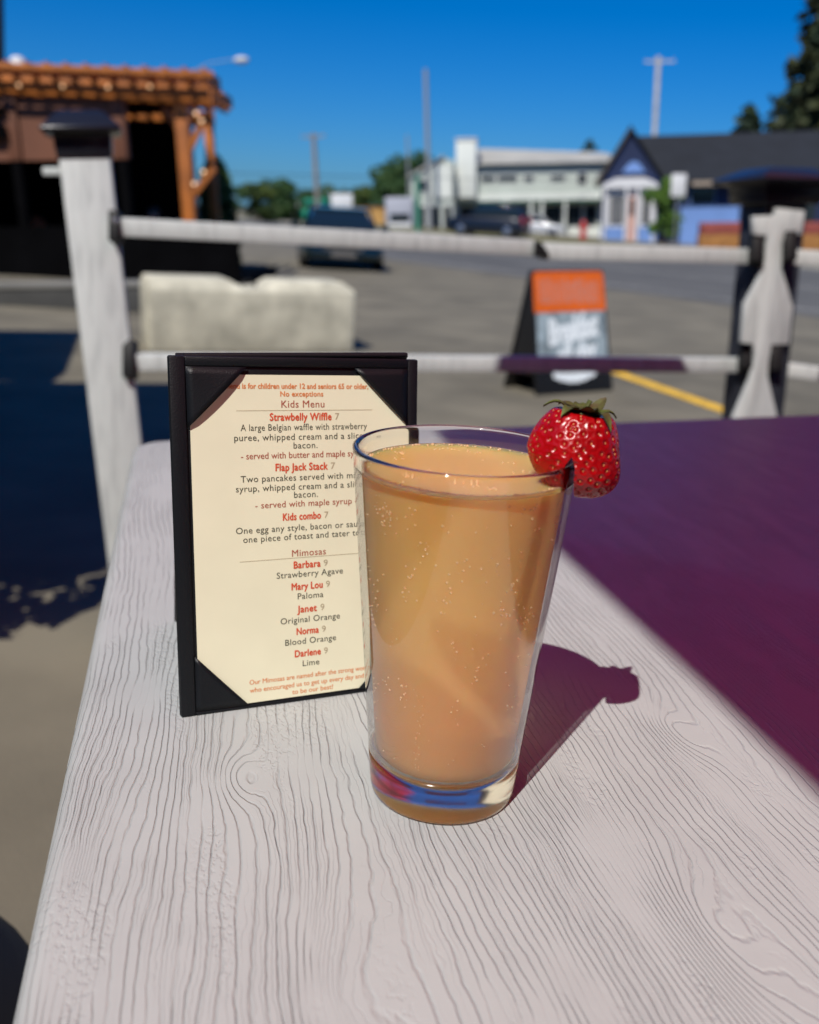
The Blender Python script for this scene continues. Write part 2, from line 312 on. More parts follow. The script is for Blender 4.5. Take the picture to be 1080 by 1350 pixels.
class MB:
    def __init__(s): s.v = []; s.f = []; s.mi = []; s.cur = 0
    def add(s, vs, fs):
        o = len(s.v); s.v += [tuple(p) for p in vs]; s.f += [tuple(i + o for i in f) for f in fs]; s.mi += [s.cur] * len(fs); return s
    def box(s, x0, x1, y0, y1, z0, z1):
        v = [(x0, y0, z0), (x1, y0, z0), (x1, y1, z0), (x0, y1, z0), (x0, y0, z1), (x1, y0, z1), (x1, y1, z1), (x0, y1, z1)]
        return s.add(v, [(0, 3, 2, 1), (4, 5, 6, 7), (0, 1, 5, 4), (1, 2, 6, 5), (2, 3, 7, 6), (3, 0, 4, 7)])
    def beam(s, P, Q, wd, ht, up=(0, 0, 1)):
        P = Vector(P); Q = Vector(Q); d = (Q - P).normalized(); up = Vector(up); sd = d.cross(up).normalized(); u = sd.cross(d)
        v = [p + sd * a * wd / 2 + u * b * ht / 2 for p in (P, Q) for a, b in ((-1, -1), (1, -1), (1, 1), (-1, 1))]
        return s.add(v, [(0, 1, 2, 3), (7, 6, 5, 4), (0, 4, 5, 1), (1, 5, 6, 2), (2, 6, 7, 3), (3, 7, 4, 0)])
    def tube(s, pts, rad, n=10, cap=True):
        pts = [Vector(p) for p in pts]; k = len(pts); rad = rad if isinstance(rad, (list, tuple)) else [rad] * k
        vs = []; ref = Vector((0.31, 0.17, 0.93))
        for i, p in enumerate(pts):
            d = (pts[min(i + 1, k - 1)] - pts[max(i - 1, 0)]).normalized()
            a = d.cross(ref); a = a.normalized() if a.length > 1e-4 else d.cross(Vector((1, 0, 0))).normalized(); b = d.cross(a)
            vs += [p + (a * math.cos(2 * math.pi * j / n) + b * math.sin(2 * math.pi * j / n)) * rad[i] for j in range(n)]
        fs = [(i * n + j, i * n + (j + 1) % n, (i + 1) * n + (j + 1) % n, (i + 1) * n + j) for i in range(k - 1) for j in range(n)]
        if cap: fs += [tuple(range(n))[::-1], tuple((k - 1) * n + j for j in range(n))]
        return s.add(vs, fs)
    def lathe(s, prof, n=48, c=(0, 0, 0), close=False):
        vs = [(c[0] + r * math.cos(2 * math.pi * j / n), c[1] + r * math.sin(2 * math.pi * j / n), c[2] + z) for r, z in prof for j in range(n)]
        k = len(prof); fs = [(i * n + j, i * n + (j + 1) % n, (i + 1) * n + (j + 1) % n, (i + 1) * n + j) for i in range(k - 1) for j in range(n)]
        if close: fs += [((k - 1) * n + j, (k - 1) * n + (j + 1) % n, (j + 1) % n, j) for j in range(n)]
        return s.add(vs, fs)
    def prism(s, poly, ax, ay, an, o, t0, t1):
        """polygon in the plane (ax, ay) at o, extruded along an from t0 to t1"""
        ax, ay, an, o = map(Vector, (ax, ay, an, o)); k = len(poly)
        vs = [o + ax * a + ay * b + an * t0 for a, b in poly] + [o + ax * a + ay * b + an * t1 for a, b in poly]
        fs = [tuple(range(k))[::-1], tuple(range(k, 2 * k))] + [(i, (i + 1) % k, k + (i + 1) % k, k + i) for i in range(k)]
        return s.add(vs, fs)
    def loft(s, secs):
        k = len(secs[0]); vs = [p for q in secs for p in q]
        fs = [(i * k + j, i * k + (j + 1) % k, (i + 1) * k + (j + 1) % k, (i + 1) * k + j) for i in range(len(secs) - 1) for j in range(k)]
        fs += [tuple(range(k))[::-1], tuple((len(secs) - 1) * k + j for j in range(k))]
        return s.add(vs, fs)
    def ball(s, c, r, n=8, m=6, sc=(1, 1, 1)):
        vs = [(c[0], c[1], c[2] - r * sc[2])]
        for i in range(1, m):
            t = math.pi * i / m
            vs += [(c[0] + r * sc[0] * math.sin(t) * math.cos(2 * math.pi * j / n), c[1] + r * sc[1] * math.sin(t) * math.sin(2 * math.pi * j / n), c[2] - r * sc[2] * math.cos(t)) for j in range(n)]
        vs.append((c[0], c[1], c[2] + r * sc[2])); L = len(vs) - 1
        fs = [(0, 1 + (j + 1) % n, 1 + j) for j in range(n)]
        fs += [(1 + i * n + j, 1 + i * n + (j + 1) % n, 1 + (i + 1) * n + (j + 1) % n, 1 + (i + 1) * n + j) for i in range(m - 2) for j in range(n)]
        fs += [(1 + (m - 2) * n + j, 1 + (m - 2) * n + (j + 1) % n, L) for j in range(n)]
        return s.add(vs, fs)
    def build(s, name, mats, parent=None, smooth=False, bevel=0.0, world=False, segs=2, fixn=True, angle=40):
        me = bpy.data.meshes.new(name)
        vs = s.v
        if world and parent is not None:
            bpy.context.view_layer.update()
            inv = parent.matrix_world.inverted(); vs = [inv @ Vector(p) for p in vs]
        me.from_pydata([tuple(p) for p in vs], [], s.f)
        mats = mats if isinstance(mats, (list, tuple)) else [mats]
        for q in mats: me.materials.append(q)
        if len(mats) > 1: me.polygons.foreach_set('material_index', s.mi)
        if fixn or bevel:
            bm = bmesh.new(); bm.from_mesh(me)
            if fixn: bmesh.ops.recalc_face_normals(bm, faces=bm.faces)
            if bevel:
                es = [e for e in bm.edges if len(e.link_faces) == 2 and e.calc_face_angle(0) > 0.5]
                bmesh.ops.bevel(bm, geom=es, offset=bevel, segments=segs, profile=0.5, affect='EDGES', clamp_overlap=True)
            bm.to_mesh(me); bm.free()
        if smooth or bevel:
            me.polygons.foreach_set('use_smooth', [True] * len(me.polygons)); me.set_sharp_from_angle(angle=math.radians(angle))
        me.update()
        o = bpy.data.objects.new(name, me); COL.objects.link(o)
        if parent is not None: o.parent = parent
        return o
def copy_tree(o, parent=None):
    c = o.copy(); COL.objects.link(c)
    if parent is not None: c.parent = parent
    for ch in list(o.children): copy_tree(ch, c)
    return c
def place(o, loc, rotz=0.0, tilt=0.0):
    o.matrix_world = Matrix.Translation(Vector(loc)) @ Matrix.Rotation(tilt, 4, FY) @ Matrix.Rotation(rotz, 4, 'Z')

# ================================================================== SETTING
# road direction from its vanishing point
rd = ray(-244, 240); rd = Vector((rd.x, rd.y, 0)).normalized(); rn = Vector((rd.y, -rd.x, 0))     # rn points away to the right/back
if rn.dot(FY) < 0: rn = -rn
LC = G(960, 369)
def strip(name, o0, o1, z, mt, kind='structure', a=-400, b=400, parent=None):
    q = MB(); P = Vector((LC.x, LC.y, 0))
    v = [P + rd * a + rn * o0, P + rd * b + rn * o0, P + rd * b + rn * o1, P + rd * a + rn * o1]
    q.add([(p.x, p.y, z) for p in v], [(0, 1, 2, 3)])
    o = q.build(name, mt, parent, fixn=False); 
    if o.data.polygons[0].normal.z < 0: o.data.flip_normals()
    if kind: o['kind'] = kind
    return o
q = MB(); q.add([(-1500, -1500, GZ), (1500, -1500, GZ), (1500, 1500, GZ), (-1500, 1500, GZ)], [(0, 1, 2, 3)])
tag(q.build('ground', M['asphalt'], fixn=False), kind='structure')
strip('road', -7.5, 13.5, GZ + 0.004, M['road'])
strip('road_marking', -0.09, 0.09, GZ + 0.008, M['white_line'])
strip('road_edge_marking', -6.4, -6.27, GZ + 0.008, M['white_line'])
# far pavement with kerb, verge and lot behind it
P0 = Vector((LC.x, LC.y, 0))
q = MB(); v = []
for z in (GZ - 0.1, GZ + 0.14):
    for a, o in ((-400, 13.5), (400, 13.5), (400, 16.0), (-400, 16.0)): p = P0 + rd * a + rn * o; v.append((p.x, p.y, z))
q.add(v, [(0, 1, 5, 4), (4, 5, 6, 7), (2, 3, 7, 6)])
tag(q.build('pavement', M['walk']), kind='structure')
q = MB(); v = []
for o, z in ((16.0, GZ + 0.15), (20.0, FZ)):
    for a in (-400, 400): p = P0 + rd * a + rn * o; v.append((p.x, p.y, z))
q.add(v, [(0, 1, 3, 2)]); o = q.build('verge', M['grass'], fixn=False)
if o.data.polygons[0].normal.z < 0: o.data.flip_normals()
tag(o, kind='structure')
q = MB(); v = []
for o_, a in ((20.0, -400), (20.0, 400), (600, 400), (600, -400)): p = P0 + rd * a + rn * o_; v.append((p.x, p.y, FZ + 0.003))
q.add(v, [(0, 1, 2, 3)]); o = q.build('far_lot_ground', M['asphalt'], fixn=False)
if o.data.polygons[0].normal.z < 0: o.data.flip_normals()
tag(o, kind='structure')
# yellow bay line on the lot
A, B = G(800, 487), G(985, 552); d = (B - A).normalized(); sdv = Vector((-d.y, d.x, 0)) * 0.072; B = B + d * 1.2
q = MB(); q.add([(p.x, p.y, GZ + 0.004) for p in (A - sdv, B - sdv, B + sdv, A + sdv)], [(0, 1, 2, 3)])
tag(q.build('bay_line_marking', M['yellow']), kind='structure')

# ================================================================== TABLE
t = thing('patio_table', 'big white patio table with embossed wood grain top, half in plum shade', 'table', (0, 0, GZ))
poly = [(-0.1585, -0.75), (1.30, -0.75), (1.30, 0.949), (-0.09, 0.6716)]
for k in range(7):                                                        # rounded far left corner
    a = math.radians(100 + k * 13.3); poly.append((-0.118 + 0.042 * math.cos(a), 0.622 + 0.042 * math.sin(a)))
q = MB(); q.prism(poly, (1, 0, 0), (0, 1, 0), (0, 0, 1), (0, 0, 0), -0.038, 0.0)
o = q.build('tabletop', M['table'], t, bevel=0.009, segs=4, angle=60)
o.location = (0, 0, -GZ)
q = MB(); q.box(-0.10, 1.22, -0.68, -0.65, -0.13 - GZ, -0.039 - GZ).box(-0.10, -0.07, -0.649, 0.54, -0.13 - GZ, -0.039 - GZ).box(1.19, 1.22, -0.649, 0.70, -0.13 - GZ, -0.039 - GZ)
q.build('apron', M['white_wood'], t)
for x, y in ((-0.05, -0.6), (1.15, -0.6), (-0.05, 0.5), (1.15, 0.6)):
    q = MB(); q.box(x - 0.04, x + 0.04, y - 0.04, y + 0.04, 0, -0.0395 - GZ); q.build('leg', M['white_wood'], t, bevel=0.006)

# ================================================================== GLASS, DRINK, STRAWBERRY
RB, RTOP, HG = 0.0308, 0.0438, 0.1495
def Rw(z): return RB + (RTOP - RB) * min(1, max(0, (z - 0.002) / (HG - 0.002)))
ZB, ZL, ZR = 0.0188, 0.1420, 0.1472
gl = thing('pint_glass', 'clear tapered pint glass with thick base, filled with peach drink', 'glass')
q = MB(); q.cur = 0
zs = np.linspace(ZB + 0.0006, ZL - 0.0014, 24)
q.lathe([(Rw(z), z) for z in zs], 128)
gw = q.build('glass_wall', M['glass_thin'], gl, smooth=True)
q = MB()
zt_, zb_ = HG - 0.0013, ZL - 0.0010
rim = [(Rw(zb_), zb_), (Rw(zb_ + 0.002), zb_ + 0.002), (Rw(zt_ - 0.0015), zt_ - 0.0015)]
for k in range(11): a = math.pi * k / 10; rim.append((RTOP - 0.0013 + 0.0013 * math.cos(a), zt_ + 0.0013 * math.sin(a)))
rim += [(Rw(zt_ - 0.0015) - 0.0026, zt_ - 0.0015), (Rw(zb_ + 0.002) - 0.0026, zb_ + 0.002), (Rw(zb_) - 0.0026, zb_)]
q.lathe(rim, 160, close=True)
q.build('rim', M['glass_rim'], gl, smooth=True, angle=60)
q = MB()
n = 128; prof = [(0.0005, 0.0012), (RB - 0.006, 0.0012), (RB - 0.0035, 0.0003), (RB - 0.0018, 0.0003), (RB - 0.0004, 0.0012), (RB, 0.003)] + [(Rw(z), z) for z in (0.006, 0.010, 0.0145, ZB)] + [(Rw(ZB) - 0.0025, ZB + 0.0012), (Rw(ZB) - 0.0042, ZB), (Rw(ZB) - 0.010, ZB - 0.0018), (0.012, ZB - 0.0028), (0.0005, ZB - 0.003)]
q.lathe(prof, n); k = len(prof)
q.add([], [])
q.f.append(tuple(range(n))[::-1]); q.mi.append(0); q.f.append(tuple((k - 1) * n + j for j in range(n))); q.mi.append(0)
q.build('thick_base', M['glass_solid'], gl, smooth=True, angle=70)

dr = thing('drink', 'cloudy peach orange drink with tiny bubbles inside the pint glass', 'drink', (0, 0, 0))
q = MB()
def Rl(z): return Rw(z) - 0.0030
prof = [(0.0006, ZB - 0.0036), (0.012, ZB - 0.0034), (Rl(ZB) - 0.0072, ZB - 0.0024), (Rl(ZB) - 0.0012, ZB - 0.0004), (Rl(ZB) - 0.0003, ZB + 0.0016)] + [(Rl(z), z) for z in np.linspace(ZB + 0.005, ZL - 0.0012, 30)]
prof += [(Rl(ZL) - 0.00005, ZL), (Rl(ZL) - 0.0010, ZL - 0.0006), (Rl(ZL) - 0.0030, ZL - 0.0010), (0.02, ZL - 0.0011), (0.0006, ZL - 0.0011)]
q.lathe(prof, 128); k = len(prof)
q.f.append(tuple(range(128))[::-1]); q.f.append(tuple((k - 1) * 128 + j for j in range(128))); q.mi += [0, 0]
q.build('liquid', M['drink'], dr, smooth=True, angle=60)
q = MB()
camaz = math.atan2(CAM.y, CAM.x)
def bub(az, z, r, inset=0.0): rr = Rl(z) + 0.0004 - inset; q.ball((rr * math.cos(az), rr * math.sin(az), z), r, 8, 6)
for _ in range(90): bub(camaz + random.uniform(-1.5, 1.5), ZB + 0.004 + (ZL - ZB - 0.008) * random.random() ** 0.75, random.uniform(0.00014, 0.00040))
for _ in range(40):                                                      # little clusters and streams
    a = camaz + random.uniform(-1.3, 1.3); z = random.uniform(0.05, 0.137)
    for _ in range(random.randint(3, 9)): bub(a + random.gauss(0, 0.045), min(ZL - 0.002, z + random.gauss(0, 0.0035)), random.uniform(0.00018, 0.00052))
for a0 in (-0.35, -0.32):
    for k in range(16): bub(camaz + a0 + random.gauss(0, 0.03), 0.024 + k * 0.0022 + random.gauss(0, 0.001), random.uniform(0.00012, 0.00026))
for _ in range(230):                                                     # ring of froth at the liquid's edge
    a = random.uniform(0, 2 * math.pi); rr = Rl(ZL) - abs(random.gauss(0, 0.0009)) - 0.0004; r = random.uniform(0.00016, 0.00055)
    q.ball((rr * math.cos(a), rr * math.sin(a), ZL - 0.0006 + r * 0.4), r, 8, 6)
for _ in range(26):
    a0 = random.uniform(0, 6.28); r0 = 0.036 * math.sqrt(random.random())
    for _ in range(random.randint(1, 7)):
        x = r0 * math.cos(a0) + random.gauss(0, 0.0016); y = r0 * math.sin(a0) + random.gauss(0, 0.0012); r = random.uniform(0.00016, 0.00042)
        if math.hypot(x, y) < 0.038: q.ball((x, y, ZL - 0.0011 + r * 0.3), r, 8, 6)
o = q.build('bubbles', M['bubble'], dr, smooth=True, angle=180, fixn=False); o['kind'] = 'stuff'

def make_strawberry():
    az = math.radians(-28)
    er = Vector((math.cos(az), math.sin(az), 0)); et = Vector((-math.sin(az), math.cos(az), 0))
    # axis leans outwards; slit plane runs along the rim
    ax = (Vector((0, 0, 1)) + er * 0.10 + et * 0.06).normalized()
    xr = (er - ax * er.dot(ax)).normalized(); yt = ax.cross(xr)
    Lh, Wd = 0.0345, 0.0186
    NU, NV = 220, 150
    ns = 215; sd = []
    for i in range(ns):
        zf = 0.06 + 0.86 * (i + 0.5) / ns + random.gauss(0, 0.012); sd.append((zf, (i * 2.399963 + random.gauss(0, 0.06)) % (2 * math.pi)))
    def prof(t):       # t: 0 = tip, 1 = calyx
        return Wd * (math.sin(math.pi * min(1, t) ** 0.72) ** (0.62 - 0.27 * t)) * (1 - 0.16 * (1 - t) ** 1.2) if 0 < t < 1 else 0.0
    def surf(t, a):
        r = prof(t); z = (t - 0.5) * Lh - 0.0032 * math.exp(-((1 - t) / 0.06) ** 2)
        lump = 1 + 0.045 * math.sin(2 * a + 0.6) + 0.03 * math.sin(3 * a + 1.9 + 3 * t) + 0.02 * math.sin(5 * a + 7 * t)
        return Vector((r * lump * math.cos(a), r * lump * math.sin(a) * 1.0, z))
    V = np.array([surf((i + 0.0) / NV, 2 * math.pi * j / NU) for i in range(1, NV) for j in range(NU)])
    S = np.array([surf(t, a) for t, a in sd])
    Nn = V.copy(); Nn[:, 2] *= 0.6; Nn /= np.linalg.norm(Nn, axis=1)[:, None]
    dist = np.full(len(V), 1.0)
    for p in S: dist = np.minimum(dist, np.linalg.norm(V - p, axis=1))
    V = V - Nn * (0.00055 * np.exp(-(dist / 0.0009) ** 2) - 0.00025 * np.exp(-((dist - 0.0016) / 0.0007) ** 2))[:, None]
    vs = [tuple(p) for p in V] + [tuple(surf(0.0, 0)), tuple(surf(1.0, 0))]
    k = NV - 1
    fs = [(i * NU + j, i * NU + (j + 1) % NU, (i + 1) * NU + (j + 1) % NU, (i + 1) * NU + j) for i in range(k - 1) for j in range(NU)]
    b = k * NU; fs += [(b, (j + 1) % NU, j) for j in range(NU)] + [(b + 1, (k - 1) * NU + j, (k - 1) * NU + (j + 1) % NU) for j in range(NU)]
    # cut wedge under the middle: the slit that sits on the rim
    SX = 0.0003                                                         # slit position across the berry
    rimP = er * (RTOP - 0.0016) + Vector((0, 0, HG))
    centre = rimP - xr * SX + ax * 0.0042
    root = thing('strawberry', 'red strawberry with wilted green leaves slit onto the glass rim', 'strawberry', centre)
    mtx = Matrix((( xr.x, yt.x, ax.x, centre.x), (xr.y, yt.y, ax.y, centre.y), (xr.z, yt.z, ax.z, centre.z), (0, 0, 0, 1)))
    root.matrix_world = mtx
    me = bpy.data.meshes.new('flesh'); me.from_pydata(vs, [], fs); me.materials.append(M['berry'])
    o = bpy.data.objects.new('flesh', me); COL.objects.link(o)
    q = MB(); q.loft([[(SX - 0.0001, y, -0.0005), (SX + 0.0001, y, -0.0005), (SX + 0.0017, y, -0.004), (SX + 0.0036, y, -0.040), (SX - 0.0030, y, -0.040), (SX - 0.0017, y, -0.004)] for y in (-0.04, 0.04)])
    cut = q.build('cut', M['berry'])
    md = o.modifiers.new('b', 'BOOLEAN'); md.operation = 'DIFFERENCE'; md.object = cut; md.solver = 'EXACT'
    dg = bpy.context.evaluated_depsgraph_get(); me2 = bpy.data.meshes.new_from_object(o.evaluated_get(dg))
    o.modifiers.clear(); o.data = me2; bpy.data.objects.remove(cut)
    # push the lobes apart a little and bend the outer one down
    for vtx in me2.vertices:
        c = vtx.co; dn = max(0.0, -c.z)
        if c.x > SX: c.x += 0.05 * dn; c.z -= 0.13 * max(0.0, c.x - SX) * (1 if c.z < 0.004 else max(0, 1 - (c.z - 0.004) / 0.01))
        else: c.z += 0.16 * (SX - c.x) * min(1, dn / 0.006)
    me2.polygons.foreach_set('use_smooth', [True] * len(me2.polygons)); me2.set_sharp_from_angle(angle=math.radians(60)); me2.update()
    o.parent = root
    q = MB()
    for (t_, a), p in zip(sd, S):
        p = Vector(p); nrm = Vector((p.x, p.y, p.z * 0.6)).normalized(); p = p - nrm * 0.00012
        if abs(p.x - SX) < 0.0022 + max(0, -p.z) * 0.15 and p.z < 0: continue
        dn = max(0.0, -p.z)
        if p.x > SX:
            p.x += 0.05 * dn; p.z -= 0.13 * max(0.0, p.x - SX) * (1 if p.z < 0.004 else max(0, 1 - (p.z - 0.004) / 0.01))
        else: p.z += 0.16 * (SX - p.x) * min(1, dn / 0.006)
        up = (Vector((0, 0, 1)) - nrm * nrm.z).normalized(); sx = up.cross(nrm)
        vv = []; n0 = len(q.v)
        b = MB(); b.ball((0, 0, 0), 1.0, 8, 6)
        q.add([p + sx * (c[0] * 0.00027) + up * (c[2] * 0.00048) + nrm * (c[1] * 0.00022) for c in b.v], b.f)
    sdo = q.build('seeds', M['seed'], root, smooth=True, angle=180); sdo['kind'] = 'stuff'
    # wilted calyx leaves
    top = 0.5 * Lh - 0.0025
    for i in range(8):
        a = i * 2 * math.pi / 8 + 0.3 + random.gauss(0, 0.12); L = random.uniform(0.0105, 0.0155); q = MB(); secs = 9; rows = []
        curl = random.uniform(-0.35, 0.2); lift = random.uniform(0.02, 0.30)
        for s_ in range(secs):
            u = s_ / (secs - 1); wd = 0.0031 * (math.sin(math.pi * (0.15 + 0.85 * u)) ** 0.8 + 0.05)
            r = max(0.0004, L * u); tt = 0.999
            while tt > 0.5 and prof(tt) < r: tt -= 0.004
            z = surf(tt, a).z + 0.0010 + 0.0012 * u + (0.0055 * max(0, u - 0.45) ** 2 * 3.3 if i in (1, 4, 6) else 0.0)
            rows.append([(r * math.cos(a) - v_ * wd * math.sin(a), r * math.sin(a) + v_ * wd * math.cos(a), z + 0.0006 * abs(v_)) for v_ in (-1, -0.5, 0, 0.5, 1)])
        n5 = 5
        vs = [p for r_ in rows for p in r_]; fs = [(i_ * n5 + j, i_ * n5 + j + 1, (i_ + 1) * n5 + j + 1, (i_ + 1) * n5 + j) for i_ in range(secs - 1) for j in range(n5 - 1)]
        vs2 = [(p[0], p[1], p[2] - 0.00025) for p in vs]
        q.add(vs, fs).add(vs2, [f[::-1] for f in fs])
        q.build('leaf', M['calyx'], root, smooth=True, angle=180, fixn=False)
    q = MB(); q.lathe([(0.0002, top + 0.0004), (0.0030, top + 0.0003), (0.0062, top - 0.0001), (0.0066, top - 0.0006), (0.0060, top - 0.0010)], 20); q.build('calyx_base', M['calyx'], root, smooth=True)
    q = MB(); q.tube([(0, 0, top - 0.001), (0.0005, 0, top + 0.0015), (0.0014, 0.0003, top + 0.0042)], [0.0016, 0.0011, 0.0009], 8); q.build('stem', M['calyx'], root, smooth=True)
make_strawberry()

# ================================================================== MENU
MBL = Vector((-0.1101, 0.0724, 0.0)); MW, MH = 0.1204, 0.1694; MY, ML = 0.1769, 0.1085
ME = Vector((math.cos(MY), math.sin(MY), 0)); MNH = Vector((-math.sin(MY), math.cos(MY), 0))
MV = Vector((0, 0, 1)) * math.cos(ML) + MNH * math.sin(ML); MN = ME.cross(MV)
def frame(o, x, y, z): return Matrix(((x.x, y.x, z.x, o.x), (x.y, y.y, z.y, o.y), (x.z, y.z, z.z, o.z), (0, 0, 0, 1)))
mh = thing('menu_holder', 'black leatherette table tent menu holder standing behind the glass', 'menu holder', MBL)
mh.matrix_world = frame(MBL, ME, MV, MN)
def quadwarp(u, v): return (u, v * (1 + 0.014 * (0.5 - u / MW)))
def mpoly(q, poly, z0, z1): q.prism([quadwarp(*p) for p in poly], (1, 0, 0), (0, 1, 0), (0, 0, 1), (0, 0, 0), z0, z1)
q = MB(); mpoly(q, [(0, 0), (MW, 0), (MW, MH), (0, MH)], -0.0032, -0.0004); q.build('front_cover', M['leather'], mh, bevel=0.0009, segs=3)
q = MB()
bw = 0.0072
for pl in ([(0.0002, 0.0002), (bw, 0.0002), (bw, MH - 0.0002), (0.0002, MH - 0.0002)], [(MW - 0.0055, 0.0002), (MW - 0.0002, 0.0002), (MW - 0.0002, MH - 0.0002), (MW - 0.0055, MH - 0.0002)],
           [(bw, 0.0002), (MW - 0.0055, 0.0002), (MW - 0.0055, 0.0020), (bw, 0.0020)], [(bw, MH - 0.0045), (MW - 0.0055, MH - 0.0045), (MW - 0.0055, MH - 0.0002), (bw, MH - 0.0002)]): mpoly(q, pl, -0.0003, 0.0009)
q.build('raised_border', M['leather'], mh, bevel=0.0006, segs=2)
x0, x1, y0, y1 = bw + 0.0002, MW - 0.0057, 0.0022, MH - 0.0047; c = 0.0275
for tri, bul in (([(x0, y1), (x0, y1 - c), (x0 + c, y1)], 1.0), ([(x1, y1), (x1 - c, y1), (x1, y1 - c)], 0.8), ([(x0, y0), (x0 + c * 0.92, y0), (x0, y0 + c)], 0.3), ([(x1, y0), (x1, y0 + c), (x1 - c * 0.92, y0)], 0.3)):
    # corner pocket: a folded leather triangle whose long edge stands off the paper
    A_, B_, C_ = [Vector((*quadwarp(*p), 0)) for p in tri]; q = MB(); N_ = 8; pts = {}; vs = []
    for i in range(N_ + 1):
        for j in range(N_ + 1 - i):
            a = i / N_; b = j / N_; p = A_ + (B_ - A_) * a + (C_ - A_) * b; s_ = a + b
            z = 0.0011 + 0.0016 * bul * (s_ ** 1.5) * (4 * a * b / max(s_ * s_, 1e-6)) ** 0.6 + 0.0003 * s_
            pts[(i, j)] = len(vs); vs.append((p.x, p.y, z))
    fs = []
    for i in range(N_):
        for j in range(N_ - i):
            fs.append((pts[i, j], pts[i + 1, j], pts[i, j + 1]))
            if i + j < N_ - 1: fs.append((pts[i + 1, j], pts[i + 1, j + 1], pts[i, j + 1]))
    q.add(vs, fs); o = q.build('corner_pocket', M['leather'], mh, smooth=True, angle=60)
    md = o.modifiers.new('solid', 'SOLIDIFY'); md.thickness = 0.0007; md.offset = -1
# back cover: hinged along the top, its foot further back
bb = onz(233, 820) - ME * 0.0005
tl = MBL + MV * (MH * 1.004) - MN * 0.0032
q = MB(); vdir = bb - tl; nb = ME.cross(vdir).normalized() * 0.0028
v = [tl + ME * 0.004, tl + ME * (MW - 0.004), bb + ME * (MW - 0.001), bb - ME * 0.0006]
q.add([p for p in v] + [p + nb for p in v], [(0, 1, 2, 3), (7, 6, 5, 4), (0, 4, 5, 1), (1, 5, 6, 2), (2, 6, 7, 3), (3, 7, 4, 0)])
q.build('back_cover', M['leather'], mh, world=True, bevel=0.0006)
# hinge spine along the top, a few mm proud of the front edge on the right part
q = MB(); q.tube([tl + ME * 0.0075, tl + ME * (MW - 0.0045)], 0.0013, 10); q.build('spine', M['leather'], mh, world=True, smooth=True)

mc = thing('menu_card', 'cream paper menu card tucked into the black holder corners', 'menu', MBL); mc.matrix_world = frame(MBL, ME, MV, MN)
q = MB(); mpoly(q, [(0.0088, 0.0026), (MW - 0.0062, 0.0026), (MW - 0.0062, 0.1612), (0.0088, 0.1612)], 0.00005, 0.00035); q.build('paper_sheet', M['paper'], mc)
def text_mesh(body, size, bold=0.0, spacing=1.0, shear=0.0, align='CENTER'):
    cu = bpy.data.curves.new('t', 'FONT'); cu.body = body; cu.size = size; cu.align_x = align; cu.align_y = 'CENTER'; cu.space_character = spacing; cu.shear = shear; cu.resolution_u = 3
    o = bpy.data.objects.new('t', cu); COL.objects.link(o); bpy.context.view_layer.update()
    dg = bpy.context.evaluated_depsgraph_get(); me = bpy.data.meshes.new_from_object(o.evaluated_get(dg))
    vs = [tuple(v.co) for v in me.vertices]; fs = [tuple(p.vertices) for p in me.polygons]
    bpy.data.objects.remove(o); bpy.data.curves.remove(cu); bpy.data.meshes.remove(me)
    return vs, fs
def put_text(q, body, x, y, size, bold=0.0, spacing=1.0, width=None, align='CENTER', tall=1.0, warp=True, z=0.00047):
    vs, fs = text_mesh(body, size, bold, spacing, 0.0, align)
    if not vs: return
    s_ = 1.0
    if width: xs = [p[0] for p in vs]; s_ = width / (max(xs) - min(xs))
    f_ = quadwarp if warp else (lambda a, b: (a, b))
    b_ = MB(); kk = 1 if bold < 0.005 else (2 if bold < 0.015 else 5)
    for t_ in range(kk): dx_, dy_ = [(0, 0), (0.03, 0), (-0.03, 0.0), (0.0, 0.03), (0.0, -0.03)][t_]; b_.add([(*f_(x + p[0] * s_ + dx_ * size * min(1, bold / 0.02), y + p[1] * tall + dy_ * size * min(1, bold / 0.02)), z + 4e-6 * t_) for p in vs], fs)
    b_.build(q[0], q[1], mc, fixn=False)
XC = 0.0622
desc, head, price, serv, small, sect = ('description_line', M['ink_dark']), ('dish_name', M['ink_red']), ('price', M['ink_tan']), ('serving_note', M['ink_maroon']), ('small_print', M['ink_orange']), ('section_heading', M['ink_maroon'])
SZ = 0.0044
for body, y, wd in (('A large Belgian waffle with strawberry', 0.1368, 0.0620), ('puree, whipped cream and a slice of', 0.1322, None), ('bacon.', 0.1281, None), ('Two pancakes served with maple', 0.1128, None),
                    ('syrup, whipped cream and a slice of', 0.1083, None), ('bacon.', 0.1044, None), ('One egg any style, bacon or sausage', 0.0884, None), ('one piece of toast and tater tots', 0.0840, None),
                    ('Strawberry Agave', 0.0652, None), ('Paloma', 0.0540, None), ('Original Orange', 0.0421, None), ('Blood Orange', 0.0310, None), ('Lime', 0.0194, None)):
    put_text(desc, body, 0.0628 if y > 0.07 else 0.0646, y, SZ, 0.004, 1.06, wd)
for body, y, pr, hw in (('Strawbelly Wiffle', 0.1416, '7', 0.0150), ('Flap Jack Stack', 0.1178, '7', 0.0128), ('Kids combo', 0.0938, '7', 0.0094), ('Barbara', 0.0698, '9', 0.0067), ('Mary Lou', 0.0590, '9', 0.0078), ('Janet', 0.0474, '9', 0.0049), ('Norma', 0.0361, '9', 0.0056), ('Darlene', 0.0247, '9', 0.0066)):
    xc = 0.0607 if y > 0.08 else 0.0630
    put_text(head, body, xc, y, 0.0050, 0.036, 1.06, hw * 2); put_text(price, pr, xc + hw + 0.0028, y, 0.0046, 0.008)
put_text(serv, '- served with butter and maple syrup -', 0.0634, 0.1236, SZ, 0.008, 1.0, 0.0635); put_text(serv, '- served with maple syrup -', 0.0634, 0.1001, SZ, 0.008, 1.04)
